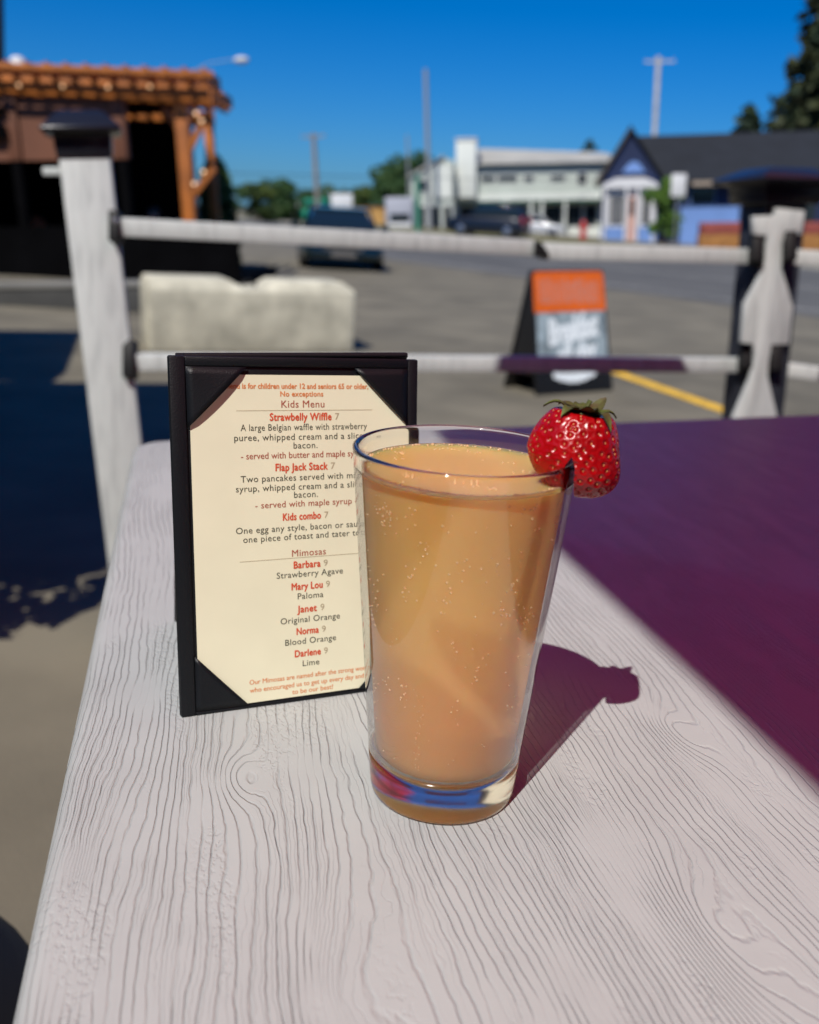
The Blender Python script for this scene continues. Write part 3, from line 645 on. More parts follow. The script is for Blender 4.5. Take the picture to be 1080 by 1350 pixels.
put_text(small, 'Kids menu is for children under 12 and seniors 65 or older, Only', 0.0600, 0.1560, 0.0035, 0.018, 1.0, 0.0830); put_text(small, 'No exceptions', 0.0612, 0.1524, 0.0034, 0.018, 1.04)
put_text(small, 'Our Mimosas are named after the strong women', 0.0655, 0.0130, 0.0035, 0.012, 1.0, 0.0640); put_text(small, 'who encouraged us to get up every day and try', 0.0655, 0.0089, 0.0035, 0.012, 1.0, 0.0640); put_text(small, 'to be our best!', 0.0655, 0.0052, 0.0035, 0.012)
put_text(sect, 'Kids Menu', 0.0617, 0.1476, 0.0048, 0.006, 1.05); put_text(sect, 'Mimosas', 0.0640, 0.0757, 0.0048, 0.006, 1.05)
for y in (0.1447, 0.0734): q = MB(); mpoly(q, [(0.0300, y), (0.0965, y), (0.0965, y + 0.00022), (0.0300, y + 0.00022)], 0.00036, 0.00045); q.build('divider_rule', M['ink_tan'], mc)

# ================================================================== FENCE
DL, DR = 2.40, 2.90
lt, lb = at(113, 208, DL), at(157, 590, DL + 0.21); ld = (lb - lt).normalized()
lbase = lt + ld * ((GZ - lt.z) / ld.z)
rt_, rb_ = at(1021, 268, DR), at(992, 545, DR + 0.17); rdn = (rb_ - rt_).normalized(); rbase = rt_ + rdn * ((GZ - rt_.z) / rdn.z)
fdir = Vector((rt_.x - lt.x, rt_.y - lt.y, 0)).normalized()
fn = thing('patio_fence', 'white two rail patio fence with black capped posts beyond the table', 'fence', lbase)
def post(base, top, wd, mt, name='post'):
    q = MB(); q.beam(base - (top - base).normalized() * 0.05, top, wd, wd, up=fdir.cross(Vector((0, 0, 1)))); return q.build(name, mt, fn, world=True, bevel=0.004)
def post_cap(par, top, up, wd, hh):
    X = (fdir - up * fdir.dot(up)).normalized(); Y = up.cross(X); q = MB()
    def ring(h, k): return [top + X * a * k + Y * b * k + up * h for a, b in ((-1, -1), (1, -1), (1, 1), (-1, 1))]
    q.loft([ring(-0.004, wd * 0.35), ring(0.028, wd * 0.37), ring(0.050, wd * 0.37), ring(0.054, wd * 0.5), ring(0.064, wd * 0.52), ring(hh, wd * 0.30), ring(hh + 0.004, wd * 0.26)])
    return q.build('post_cap', M['cap'], par, world=True, bevel=0.003)
lp = post(lbase, lt, 0.118, M['white_wood']); post_cap(lp, lt, -ld, 0.178, 0.100)
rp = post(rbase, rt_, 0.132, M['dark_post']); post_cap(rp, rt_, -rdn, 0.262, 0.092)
# white board cut to the lit patch of the right post; dark body is shade
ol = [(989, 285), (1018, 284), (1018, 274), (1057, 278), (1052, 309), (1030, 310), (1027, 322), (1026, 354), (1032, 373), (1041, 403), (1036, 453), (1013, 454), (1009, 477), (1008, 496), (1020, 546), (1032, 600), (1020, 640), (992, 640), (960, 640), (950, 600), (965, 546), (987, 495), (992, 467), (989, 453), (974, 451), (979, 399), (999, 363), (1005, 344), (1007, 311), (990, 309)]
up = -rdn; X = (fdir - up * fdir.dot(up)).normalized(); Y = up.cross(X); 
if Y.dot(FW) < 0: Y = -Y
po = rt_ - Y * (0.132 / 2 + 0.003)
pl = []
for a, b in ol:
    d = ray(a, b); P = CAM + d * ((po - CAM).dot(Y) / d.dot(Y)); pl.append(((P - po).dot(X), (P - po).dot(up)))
q = MB(); q.prism(pl, X, up, Y, po, -0.018, 0.0); q.build('lit_patch_board', M['white_wood'], fn, world=True, bevel=0.002)
def railp(p0, p1, D0, D1, name='rail', ht=0.044): 
    q = MB(); q.beam(at(*p0, D0), at(*p1, D1), 0.036, ht); return q.build(name, M['white_wood'], fn, world=True, bevel=0.003)
railp((158, 299), (706, 327), DL, 2.72); railp((712, 331), (993, 338), 2.72, DR); railp((1036, 338), (1290, 352), DR, 3.05)
railp((176, 477), (978, 481), DL + 0.12, DR + 0.11, ht=0.043); railp((1013, 484), (1290, 520), DR + 0.11, 3.15, ht=0.042)
railp((168, 660), (960, 640), DL + 0.25, DR + 0.22)
rs = railp((59, 226), (85, 226), DL + 0.10, DL + 0.10, 'rail_stub', 0.020)
def bracket(px, py, D, wpx, hpx):
    q = MB(); a = at(px, py - hpx / 2, D); b = at(px, py + hpx / 2, D); q.beam(a, b, wpx * D / F, 0.05, up=FY); return q.build('rail_bracket', M['black_metal'], fn, world=True, bevel=0.003)
bracket(153, 300, DL - 0.01, 13, 40); bracket(172, 474, DL + 0.11, 15, 50)
bracket(997, 326, DR - 0.05, 15, 42); bracket(1040, 326, DR - 0.05, 15, 38); bracket(983, 469, DR + 0.06, 15, 36); bracket(1021, 471, DR + 0.06, 17, 38)
q = MB(); o_ = at(708, 338, 2.70); q.prism([(-0.010, 0), (0.034, 0), (0.020, 0.022), (0.003, 0.040), (-0.010, 0.042)], RX, (0, 0, 1), FY, o_, -0.03, 0.03); q.build('rail_joiner', M['black_metal'], fn, world=True)
q = MB(); P = at(152, 291, DL - 0.06); q.ball(P, 0.006, 10, 8); q.build('bolt', M['chrome'], fn, world=True, smooth=True)

# ================================================================== UMBRELLAS (out of frame, they throw the shade)
def umbrella(label, base, poly, ze, za, mt, cx, cy, drop=()):
    u = thing('patio_umbrella', label, 'umbrella', (cx, cy, GZ), group=None)
    q = MB(); n_ = len(poly); z0 = ze - GZ; z1 = za - GZ
    vs = [(x - cx, y - cy, z0) for x, y in poly] + [(0, 0, z1)]
    q.add(vs, [(i, (i + 1) % n_, n_) for i in range(n_)]); q.build('canopy', mt, u, fixn=False)
    for a_, b_ in drop:  # added cloth drops, out of view, that block low sky light
        (xa, ya), (xb, yb_) = poly[a_], poly[b_]; q = MB(); q.add([(xa - cx, ya - cy, z0), (xb - cx, yb_ - cy, z0), (xb - cx, yb_ - cy, z0 - 0.42), (xa - cx, ya - cy, z0 - 0.42)], [(0, 1, 2, 3)]); q.build('sky_block_valance', mt, u, fixn=False)
    q = MB(); q.tube([(0, 0, 0.05), (0, 0, z1 + 0.05)], 0.019, 12); q.build('pole', M['black_metal'], u, smooth=True)
    q = MB(); q.lathe([(0.001, 0), (0.24, 0), (0.24, 0.04), (0.04, 0.08), (0.001, 0.09)], 24); q.build('base', M['black_metal'], u, smooth=True)
    for x, y in poly:
        q = MB(); q.tube([(0, 0, z1 - 0.02), ((x - cx) * 0.98, (y - cy) * 0.98, z0 - 0.012)], 0.006, 6); q.build('rib', M['black_metal'], u)
    return u
umbrella('plum umbrella shading the right half of the white table', 0, [(-0.505, -1.9), (2.6, -1.9), (2.6, 1.08), (0.68, 1.10), (0.60, 1.36), (0.06, 1.36), (-0.30, 0.95), (-0.505, 0.5)], 1.35, 1.80, M['canopy_plum'], 0.72, -0.05, ((1, 2), (2, 3), (4, 5), (0, 1)))
umbrella('plum umbrella beyond the table, right of the first', 0, [(0.97, 1.22), (3.1, 1.22), (3.1, 2.9), (1.5, 2.9), (1.22, 1.5)], 1.35, 1.75, M['canopy_plum'], 2.05, 2.1)
umbrella('black umbrella nearest the table on its left side', 0, [(-4.6, 1.15), (-2.4, 1.0), (-1.85, 1.05), (-1.50, 1.5), (-1.42, 4.86), (-4.6, 4.72)], 1.63, 2.1, M['canopy_black'], -3.0, 2.9)
umbrella('black umbrella further off on the left of the table', 0, [(-5.2, 4.95), (-2.28, 4.80), (-2.24, 5.2), (-2.36, 7.62), (-5.2, 7.25)], 1.63, 2.1, M['canopy_black'], -3.9, 6.1)

# added cafe front and wing, out of view, to block sky light
cf = thing('sky_block_cafe', 'added brown timber cafe front, out of view, blocking sky light behind the camera', 'building', (0.5, -4.6, GZ))
q = MB(); q.box(-9, 9, -3.0, 0, -0.2, 3.9); q.build('wall', M['brown_panel'], cf)
q = MB(); q.box(-9.4, 9.4, -3.3, 0.9, 3.905, 4.1); q.build('roof', M['slate'], cf)
for k in range(4):
    x = -7 + k * 3.6; q = MB(); q.box(x, x + 2.2, 0.003, 0.06, 0.9, 2.5); f_ = q.build('window', M['white_trim'], cf); q = MB(); q.box(x + 0.08, x + 2.12, 0.063, 0.07, 0.98, 2.42); q.build('pane', M['window'], f_)
q = MB(); q.box(-9, -7.2, 0.01, 17, -0.2, 3.9); q.build('sky_block_wing', M['brown_panel'], cf)  # added unseen wing that blocks sky light from the left
q = MB(); q.box(-4.6, -3.6, 0.003, 0.07, 0, 2.1); q.build('door', M['dark_post'], cf)

# black bar stool beside the table, lower left
P = onz(0, 1300, -0.33)
st = thing('bar_stool', 'black round bar stool beside the left edge of the table', 'stool', (P.x - 0.135, P.y - 0.02, GZ))
zt = -0.33 - GZ
q = MB(); q.lathe([(0.001, zt - 0.045), (0.15, zt - 0.045), (0.165, zt - 0.03), (0.165, zt - 0.012), (0.15, zt), (0.001, zt + 0.004)], 40); q.build('seat', M['black_metal'], st, smooth=True)
for k in range(4):
    a = math.pi / 4 + k * math.pi / 2; q = MB(); q.tube([(0.11 * math.cos(a), 0.11 * math.sin(a), zt - 0.044), (0.19 * math.cos(a), 0.19 * math.sin(a), 0)], 0.012, 8); q.build('leg', M['black_metal'], st, smooth=True)
q = MB(); q.tube([(0.165 * math.cos(a), 0.165 * math.sin(a), 0.2) for a in np.linspace(0, 2 * math.pi, 25)], 0.008, 6, False); q.build('foot_ring', M['black_metal'], st, smooth=True)

# ================================================================== CONCRETE BLOCK
a, b = G(198, 463), G(466, 463); ctr = (a + b) / 2; dx = (b - a); L = dx.length; rz = math.atan2(dx.y, dx.x)
cb = thing('concrete_block', 'pale weathered concrete barrier block with a notched top', 'barrier', ctr, rz)
q = MB(); h = 0.60; W2 = 0.58; c = 0.055
def sec(x, top, ins): return [(x, 0 + ins * 0, 0), (x, W2, 0), (x, W2 - ins, top - 0), (x, ins, top)]
h1 = h - 0.075
secs = []
for x, z1, ins in ((-L / 2, h1, 0.0), (-L / 2 + 0.02, h, 0.06), (-0.22, h, 0.06), (-0.10, h1 + 0.0, 0.02), (0.09, h1 + 0.0, 0.02), (0.20, h, 0.06), (L / 2 - 0.10, h, 0.06), (L / 2, h1, 0.0)):
    secs.append([(x, 0, 0), (x, W2, 0), (x, W2, h1 - 0.02), (x, W2 - ins - 0.004, z1), (x, ins + 0.004, z1), (x, 0, h1 - 0.02)])
q.loft(secs); q.build('block', M['concrete'], cb, bevel=0.012)
q = MB(); q.tube([(-0.06, 0.29, h1 - 0.02), (-0.06, 0.29, h1 + 0.03), (0.0, 0.29, h1 + 0.055), (0.06, 0.29, h1 + 0.03), (0.06, 0.29, h1 - 0.02)], 0.012, 8); q.build('lifting_loop', M['black_metal'], cb, smooth=True)

# ================================================================== SANDWICH BOARD
bl_, br_ = G(708, 522), G(808, 515); dx = br_ - bl_; SWd = dx.length; rz = math.atan2(dx.y, dx.x)
sb = thing('sandwich_board', 'black sandwich board with orange header and white chalk script', 'sign', (bl_ + br_) / 2, rz, TILT * 0.4)
SH = 0.90; lean = 0.20; wt = SWd * 0.93
FB = Vector((0, math.sin(lean), math.cos(lean))); NB = Vector((0, -math.cos(lean), math.sin(lean)))
def board(poly, t0, t1, name, mt, o=(0, 0, 0), par=sb, bev=0.0):
    q = MB(); q.prism(poly, (1, 0, 0), FB, NB, o, t0, t1); return q.build(name, mt, par, bevel=bev)
hw0, hw1 = SWd / 2, wt / 2
fb = board([(-hw0, 0), (hw0, 0), (hw1, SH - 0.03), (hw1 - 0.03, SH), (-hw1 + 0.03, SH), (-hw1, SH - 0.03)], -0.025, 0.0, 'front_leaf', M['sign_black'], bev=0.004)
def hw(v): return hw0 + (hw1 - hw0) * v / SH
board([(-hw(0.60) + 0.012, 0.60), (hw(0.60) - 0.012, 0.60), (hw1 - 0.012, SH - 0.03), (hw1 - 0.035, SH - 0.01), (-hw1 + 0.035, SH - 0.01), (-hw1 + 0.012, SH - 0.03)], 0.0005, 0.004, 'header_panel', M['sign_orange'], par=fb)
board([(-hw(0.18) + 0.03, 0.18), (hw(0.18) - 0.03, 0.18), (hw(0.597) - 0.03, 0.597), (-hw(0.597) + 0.03, 0.597)], 0.0005, 0.003, 'chalk_panel', M['sign_grey'], par=fb)
q = MB(); BK = Vector((0, -math.sin(lean * 1.35), math.cos(lean * 1.35))); yb = SH * math.sin(lean) * 2.15
top_y = SH * math.sin(lean) + 0.012; bkd = Vector((0, yb - top_y, -SH * math.cos(lean))).normalized(); nb_ = Vector((1, 0, 0)).cross(bkd)
q.prism([(-hw1, 0), (hw1, 0), (hw0, SH * 1.0), (-hw0, SH * 1.0)], (1, 0, 0), bkd, nb_, (0, top_y, SH * math.cos(lean) - 0.002), -0.012, 0.012); q.build('rear_leaf', M['sign_black'], sb, bevel=0.003)
for sx in (-1, 1):
    q = MB(); q.beam((sx * (hw0 - 0.02), 0.07, 0.30), (sx * (hw0 - 0.02), yb - 0.09, 0.30), 0.012, 0.02); q.build('spreader', M['sign_black'], sb)
    q = MB(); z3 = SH * math.cos(lean); q.add([(sx * (hw0 - 0.006), 0.05, 0.15), (sx * (hw0 - 0.006), yb - 0.07, 0.15), (sx * (hw1 - 0.006), top_y, z3 - 0.03)], [(0, 1, 2)]); q.build('side_gusset', M['sign_black'], sb, fixn=False)
def script_on(body, x, v, size, bold, mt, name, shear=0.25, rot=0.0, spacing=1.0, width=None, tall=1.0):
    vs, fs = text_mesh(body, size, bold, spacing, shear); xs = [p[0] for p in vs]; s_ = width / (max(xs) - min(xs)) if width else 1.0
    q = MB(); cr, sr = math.cos(rot), math.sin(rot); o0 = Vector((x, 0, 0)) + FB * v + NB * 0.0052
    for t_, (dx_, dy_) in enumerate([(0, 0), (0.05, 0), (-0.05, 0.0), (0.0, 0.05), (0.0, -0.05)]):
      o = o0 + Vector((1, 0, 0)) * dx_ * size + FB * dy_ * size + NB * 0.0002 * t_
      q.add([o + Vector((1, 0, 0)) * (p[0] * s_ * cr - p[1] * tall * sr) + FB * (p[0] * s_ * sr + p[1] * tall * cr) for p in vs], fs)
    return q.build(name, mt, fb, fixn=False)
script_on('Breakfast', 0.0, 0.47, 0.17, 0.030, M['chalk'], 'chalk_lettering', 0.3, 0.12, 0.92, 0.50, 1.55)
script_on('all day', 0.02, 0.30, 0.17, 0.030, M['chalk'], 'chalk_lettering', 0.3, 0.10, 1.0, 0.40, 1.15)
# the header's lettering is too soft to read: tall uneven strokes
q = MB(); x = -hw1 + 0.06
while x < hw1 - 0.06:
    hgt = random.uniform(0.13, 0.19); wd = random.uniform(0.008, 0.013); v0 = 0.655 + random.uniform(0, 0.02)
    q.prism([(x, v0), (x + wd, v0), (x + wd, v0 + hgt), (x, v0 + hgt)], (1, 0, 0), FB, NB, (0, 0, 0), 0.0045, 0.0055); 
    if random.random() < 0.55: zz = v0 + hgt * random.choice((0.0, 0.45, 0.93)); q.prism([(x + wd + 0.001, zz), (x + wd + 0.018, zz), (x + wd + 0.018, zz + 0.012), (x + wd + 0.001, zz + 0.012)], (1, 0, 0), FB, NB, (0, 0, 0), 0.0045, 0.0055)
    x += wd + random.uniform(0.016, 0.024)
q.build('header_lettering', M['header_ink'], fb)
q = MB(); q.prism([(-0.21 + 0.42 * k / 14, 0.125 - 0.045 * math.sin(math.pi * k / 14) + 0.006 * math.sin(k * 2.3)) for k in range(15)] + [(0.21 - 0.42 * k / 14, 0.165 - 0.012 * math.sin(math.pi * k / 14) + 0.005 * math.sin(k * 3.1)) for k in range(15)], (1, 0, 0), FB, NB, (0, 0, 0), 0.0008, 0.003)
q.build('chalk_swash', M['chalk'], fb)

# ================================================================== PERGOLA at the left
DP = 15.0; s_ = DP / F; px0, py0 = 150, 366
base = at(px0, py0, DP); base.z = GZ
def X(px): return (px - px0) * s_
zoff = (CAM.z - (py0 - hor(px0)) * s_) - GZ      # height of pixel row py0 over the street
def Z(py): return zoff + (py0 - py) * s_
pg = upright('pergola', 'orange timber pergola with brown wall boards at the far left', 'pergola', base)
YD = 4.2
def bx(name, mt, p0, p1, q0, q1, y0, y1, bev=0.0):
    q = MB(); q.box(X(p0), X(p1), y0, y1, Z(q1), Z(q0)); return q.build(name, mt, pg, bevel=bev)
# posts
for px in (-130, 38, 174, 254):
    bx('post', M['brown_panel'] if px < 200 else M['orange_wood'], px - 8, px + 8, 126, 214 if px < 200 else 420, 0.05, 0.24, 0.01)
    if px < 200: bx('post', M['dark_void'], px - 6, px + 6, 214.3, 420, 0.06, 0.22, 0.01)  # lower posts coloured black for the shade below the boards
for px in (-130, 60, 222): bx('post', M['orange_wood'], px - 7, px + 7, 126, 420, YD - 0.2, YD, 0.01)
# beams (front drops slightly to the right), rafters crossing over them
def pbeam(name, p0, q0, p1, q1, y, wd, ht, mt=M['orange_wood']):
    q = MB(); q.beam((X(p0), y, Z(q0)), (X(p1), y, Z(q1)), wd, ht); q.build(name, mt, pg, bevel=0.008)
pbeam('beam', -150, 112, 292, 140, 0.02, 0.07, 0.24); pbeam('beam', -150, 112, 292, 140, 0.30, 0.07, 0.24); pbeam('beam', -150, 116, 232, 138, YD - 0.1, 0.08, 0.26)
for k in range(19):
    px = -140 + k * 24; u = (px + 150) / 440; py = 101 + 22 * u
    q = MB(); q.beam((X(px), -0.30, Z(py) + 0.04), (X(px), min(YD + 0.5, max(0.4, (300 - px) / 9.0)), Z(py) + 0.04), 0.05, 0.17); q.build('rafter', M['orange_wood'], pg)
for k in range(9):
    y = -0.2 + k * 0.57; q = MB(); q.beam((X(-150), y, Z(94)), (X(300 - 10 * y), y, Z(119)), 0.05, 0.045); q.build('purlin', M['orange_wood'], pg)
# diagonal braces and the hanging timber bracket on the right corner
q = MB(); q.beam((X(254), 0.14, Z(214)), (X(286), 0.14, Z(160)), 0.09, 0.10, up=(0, 1, 0)); q.build('brace', M['orange_wood'], pg)
q = MB(); q.beam((X(258), 0.14, Z(262)), (X(291), 0.14, Z(226)), 0.09, 0.10, up=(0, 1, 0)); q.build('brace', M['orange_wood'], pg)
q = MB(); q.beam((X(262), 0.3, Z(200)), (X(228), 0.3, Z(152)), 0.09, 0.10, up=(0, 1, 0)); q.build('brace', M['orange_wood'], pg)
# brown boards between the posts, inner shade coloured black
for p0, p1 in ((-120, 29), (47, 166)): bx('wall_board', M['brown_panel'], p0, p1, 138, 214, 0.10, 0.14)
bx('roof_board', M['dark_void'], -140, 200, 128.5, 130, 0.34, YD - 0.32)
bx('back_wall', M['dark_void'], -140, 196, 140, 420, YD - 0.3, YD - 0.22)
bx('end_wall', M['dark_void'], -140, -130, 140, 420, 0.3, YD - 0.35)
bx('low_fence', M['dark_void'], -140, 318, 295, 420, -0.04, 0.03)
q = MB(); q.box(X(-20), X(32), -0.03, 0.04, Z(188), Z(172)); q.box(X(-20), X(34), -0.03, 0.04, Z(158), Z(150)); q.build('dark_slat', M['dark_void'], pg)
q = MB(); q.beam((X(-150), -0.33, Z(97)), (X(305), -0.33, Z(121)), 0.04, 0.09); q.build('fascia', M['orange_wood'], pg, bevel=0.006)
# string lights
q = MB(); pts = [(X(-140 + k * 11), -0.10, Z(122 + 12 * k / 36 + 2.5 * abs(math.sin(k * math.pi / 5)))) for k in range(37)]; q.tube(pts, 0.008, 5); sl = q.build('light_cord', M['black_metal'], pg)
for px, py in ((-48, 124), (7, 126), (60, 127), (114, 129), (170, 131), (222, 131), (277, 163), (283, 172), (268, 246), (281, 232)):
    q = MB(); q.ball((X(px), -0.14, Z(py)), 0.026, 10, 8); q.build('light_bulb', M['bulb'], sl, smooth=True)
q = MB(); q.lathe([(0.001, 0.22), (0.08, 0.20), (0.13, 0.13), (0.145, 0.05), (0.13, 0.0), (0.001, 0.0)], 20, c=(X(26), 1.0, Z(98))); q.build('roof_dome', M['white_trim'], pg, smooth=True)
# seated guest under the pergola, head just above the rail
def seated_person(loc):
    r = upright('person', 'person in dark clothes sitting under the pergola, only the head catching light', 'person', loc)
    J = {'pel': (0, 0, 0.50, 0.13), 'abd': (0, 0.02, 0.68, 0.13), 'chest': (0, 0.04, 0.90, 0.145), 'neck': (0, 0.02, 1.07, 0.055), 'head': (0, -0.01, 1.20, 0.095), 'crown': (0, 0, 1.28, 0.07)}
    E_ = [('pel', 'abd'), ('abd', 'chest'), ('chest', 'neck'), ('neck', 'head'), ('head', 'crown')]
    for s in (-1, 1):
        n_ = str(s); J.update({'sh' + n_: (s * 0.19, 0.03, 0.99, 0.06), 'el' + n_: (s * 0.24, -0.06, 0.74, 0.045), 'wr' + n_: (s * 0.14, -0.28, 0.76, 0.032), 'ha' + n_: (s * 0.10, -0.36, 0.76, 0.035),
                               'hip' + n_: (s * 0.10, -0.02, 0.48, 0.09), 'kn' + n_: (s * 0.13, -0.44, 0.50, 0.065), 'an' + n_: (s * 0.12, -0.44, 0.10, 0.045), 'to' + n_: (s * 0.13, -0.58, 0.04, 0.035)})
        E_ += [('chest', 'sh' + n_), ('sh' + n_, 'el' + n_), ('el' + n_, 'wr' + n_), ('wr' + n_, 'ha' + n_), ('pel', 'hip' + n_), ('hip' + n_, 'kn' + n_), ('kn' + n_, 'an' + n_), ('an' + n_, 'to' + n_)]
    ks = list(J); me = bpy.data.meshes.new('body'); me.from_pydata([J[k][:3] for k in ks], [(ks.index(a), ks.index(b)) for a, b in E_], [])
    o = bpy.data.objects.new('body', me); COL.objects.link(o)
    o.modifiers.new('skin', 'SKIN'); ss = o.modifiers.new('sub', 'SUBSURF'); ss.levels = ss.render_levels = 2
    for i, k in enumerate(ks): me.skin_vertices[0].data[i].radius = (J[k][3], J[k][3]); me.skin_vertices[0].data[i].use_root = (i == 0)
    bpy.context.view_layer.update()
    m2 = bpy.data.meshes.new_from_object(o.evaluated_get(bpy.context.evaluated_depsgraph_get())); o.modifiers.clear(); o.data = m2
    m2.materials.clear(); m2.materials.append(M['cloth_dark']); m2.materials.append(M['skin'])
    for p in m2.polygons:
        p.use_smooth = True; p.material_index = 1 if (p.center.z > 1.06 or p.center.y < -0.27 and p.center.z > 0.68) else 0
    o.parent = r
    q = MB(); q.ball((0, 0.025, 1.245), 0.112, 14, 10, (0.92, 0.95, 0.80)); q.build('hair', M['hair'], r, smooth=True)
    return r
pp = at(209, 300, 15.75); pp.z = GZ
# raise the guest on the deck so the head sits above the rail as in the photo
pp.z = CAM.z - (283 - hor(209)) * 15.75 / F - 1.20
bpy.context.view_layer.update()
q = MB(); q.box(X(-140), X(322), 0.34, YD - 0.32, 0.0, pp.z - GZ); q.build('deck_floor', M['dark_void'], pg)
seated_person(pp)
ch = upright('dining_chair', 'dark dining chair under the pergola that the seated person uses', 'chair', pp)
q = MB(); q.box(-0.22, 0.22, -0.16, 0.24, 0.37, 0.40); q.build('seat', M['dark_void'], ch, bevel=0.008)
q = MB(); q.box(-0.22, 0.22, 0.245, 0.275, 0.40, 0.85); q.build('backrest', M['dark_void'], ch, bevel=0.008)
for a, b in ((-0.2, -0.14), (0.2, -0.14), (-0.2, 0.22), (0.2, 0.22)): q = MB(); q.box(a - 0.018, a + 0.018, b - 0.018, b + 0.018, 0, 0.368); q.build('leg', M['dark_void'], ch)
pp2 = at(40, 300, 15.9); pp2.z = pp.z
oc = upright('lounge_chair', 'dark lounge chair with orange rounded back under the pergola', 'chair', pp2)
q = MB(); q.box(-0.28, 0.28, -0.2, 0.3, 0.30, 0.42); q.build('seat', M['dark_void'], oc, bevel=0.02)
zc = CAM.z - (289 - hor(40)) * 15.9 / F - pp.z
q = MB(); q.prism([(-0.19, zc - 0.14), (0.19, zc - 0.14), (0.19, zc - 0.02), (0.12, zc + 0.05), (-0.12, zc + 0.05), (-0.19, zc - 0.02)], (1, 0, 0), (0, 0, 1), (0, 1, 0), (0, 0.30, 0), 0.0, 0.06); q.build('backrest', M['orange_seat'], oc, bevel=0.02)
for a, b in ((-0.24, -0.16), (0.24, -0.16), (-0.24, 0.26), (0.24, 0.26)): q = MB(); q.box(a - 0.02, a + 0.02, b - 0.02, b + 0.02, 0, 0.298); q.build('leg', M['dark_void'], oc)

# low dark kerb wall in front of the pergola
D3 = 10.9; P = at(60, 403, D3); P.z = GZ
lw = upright('low_wall', 'low dark block wall with grey coping in front of the pergola', 'wall', P)
k3 = D3 / F
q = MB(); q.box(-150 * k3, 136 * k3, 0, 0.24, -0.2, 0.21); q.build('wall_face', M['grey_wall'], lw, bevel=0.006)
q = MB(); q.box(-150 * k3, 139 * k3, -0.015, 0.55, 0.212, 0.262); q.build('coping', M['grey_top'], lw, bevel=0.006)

# ================================================================== FAR BUILDINGS
def bframe(name, label, cat, px0, py0, D, extra=0.0):
    P = at(px0, py0, D); r = upright(name, label, cat, P, extra); k = D / F
    return r, (lambda px: (px - px0) * k), (lambda py: (py0 - py) * k)
# --- pale two storey building
wb, X, Z = bframe('shop_building', 'pale mint two storey building with white square tower and dark windows', 'building', 690, 308, 84, -0.10)
def b3(par, name, mt, p0, p1, q0, q1, y0, y1, bev=0.0): q = MB(); q.box(X(p0), X(p1), y0, y1, Z(q1), Z(q0)); return q.build(name, mt, par, bevel=bev)
b3(wb, 'wall', M['mint'], 600, 815, 222, 258, 0.0, 9.0); b3(wb, 'ground_floor', M['mint'], 600, 815, 266, 330, 1.2, 9.0)
b3(wb, 'fascia', M['white_wall'], 598, 816, 258.2, 265.8, -0.2, 9.0)
b3(wb, 'green_band', M['green_pole'], 598, 816, 266, 268, -0.15, -0.02)
q = MB(); q.add([(X(626), -0.6, Z(221)), (X(820), -0.6, Z(221)), (X(800), 5.5, Z(205)), (X(628), 5.5, Z(196)), (X(626), 9.6, Z(221)), (X(820), 9.6, Z(221))], [(0, 1, 2, 3), (3, 2, 5, 4), (0, 3, 4), (1, 5, 2), (0, 4, 5, 1)]); q.build('roof', M['roof_light'], wb)
b3(wb, 'tower', M['white_wall'], 602, 628, 191, 262, -0.9, 2.4, 0.05)
b3(wb, 'tower_cap', M['white_trim'], 601, 629, 189, 191, -1.0, 2.5)
for p0, p1, q0, q1 in ((634, 652, 235, 242), (656, 680, 235, 242), (690, 702, 236, 242), (724, 742, 236, 242), (759, 769, 234, 247), (784, 794, 235, 243)):
    f_ = b3(wb, 'window', M['white_trim'], p0 - 1, p1 + 1, q0 - 1, q1 + 1, -0.06, -0.01); b3(f_, 'pane', M['window'], p0, p1, q0, q1, -0.085, -0.062)
for p0, p1 in ((606, 634), (640, 664), (670, 694), (718, 740), (744, 766), (770, 786)):
    f_ = b3(wb, 'window', M['white_trim'], p0 - 1, p1 + 1, 272, 300, 1.10, 1.19); b3(f_, 'pane', M['window'], p0, p1, 273, 299, 1.06, 1.098)
b3(wb, 'stall_riser', M['white_wall'], 600, 815, 300.5, 330, 0.9, 1.09)
for p0 in (600, 637, 667, 698, 712, 742): b3(wb, 'column', M['white_wall'], p0, p0 + 3, 266.1, 330, -0.15, 0.2)
# left gabled wing
q = MB(); q.prism([(X(546), Z(330)), (X(600), Z(330)), (X(600), Z(217)), (X(588), Z(214)), (X(546), Z(236))], (1, 0, 0), (0, 0, 1), (0, 1, 0), (0, -2.5, 0), 0, 2.4); q.build('wing', M['mint'], wb)
q = MB(); q.prism([(X(542), Z(237)), (X(588), Z(213)), (X(588), Z(210.5)), (X(541), Z(235))], (1, 0, 0), (0, 0, 1), (0, 1, 0), (0, -2.8, 0), 0, 3.0); q.build('wing_roof', M['roof_light'], wb)
b3(wb, 'wing_panel', M['white_wall'], 574, 598, 222, 262, -2.66, -2.53)
for p0, p1, q0, q1 in ((556, 566, 240, 252), (553, 564, 272, 300), (572, 582, 272, 306), (588, 597, 272, 300)):
    f_ = b3(wb, 'window', M['white_trim'], p0 - 1, p1 + 1, q0 - 1, q1 + 1, -2.60, -2.52); b3(f_, 'pane', M['window'], p0, p1, q0, q1, -2.64, -2.602)
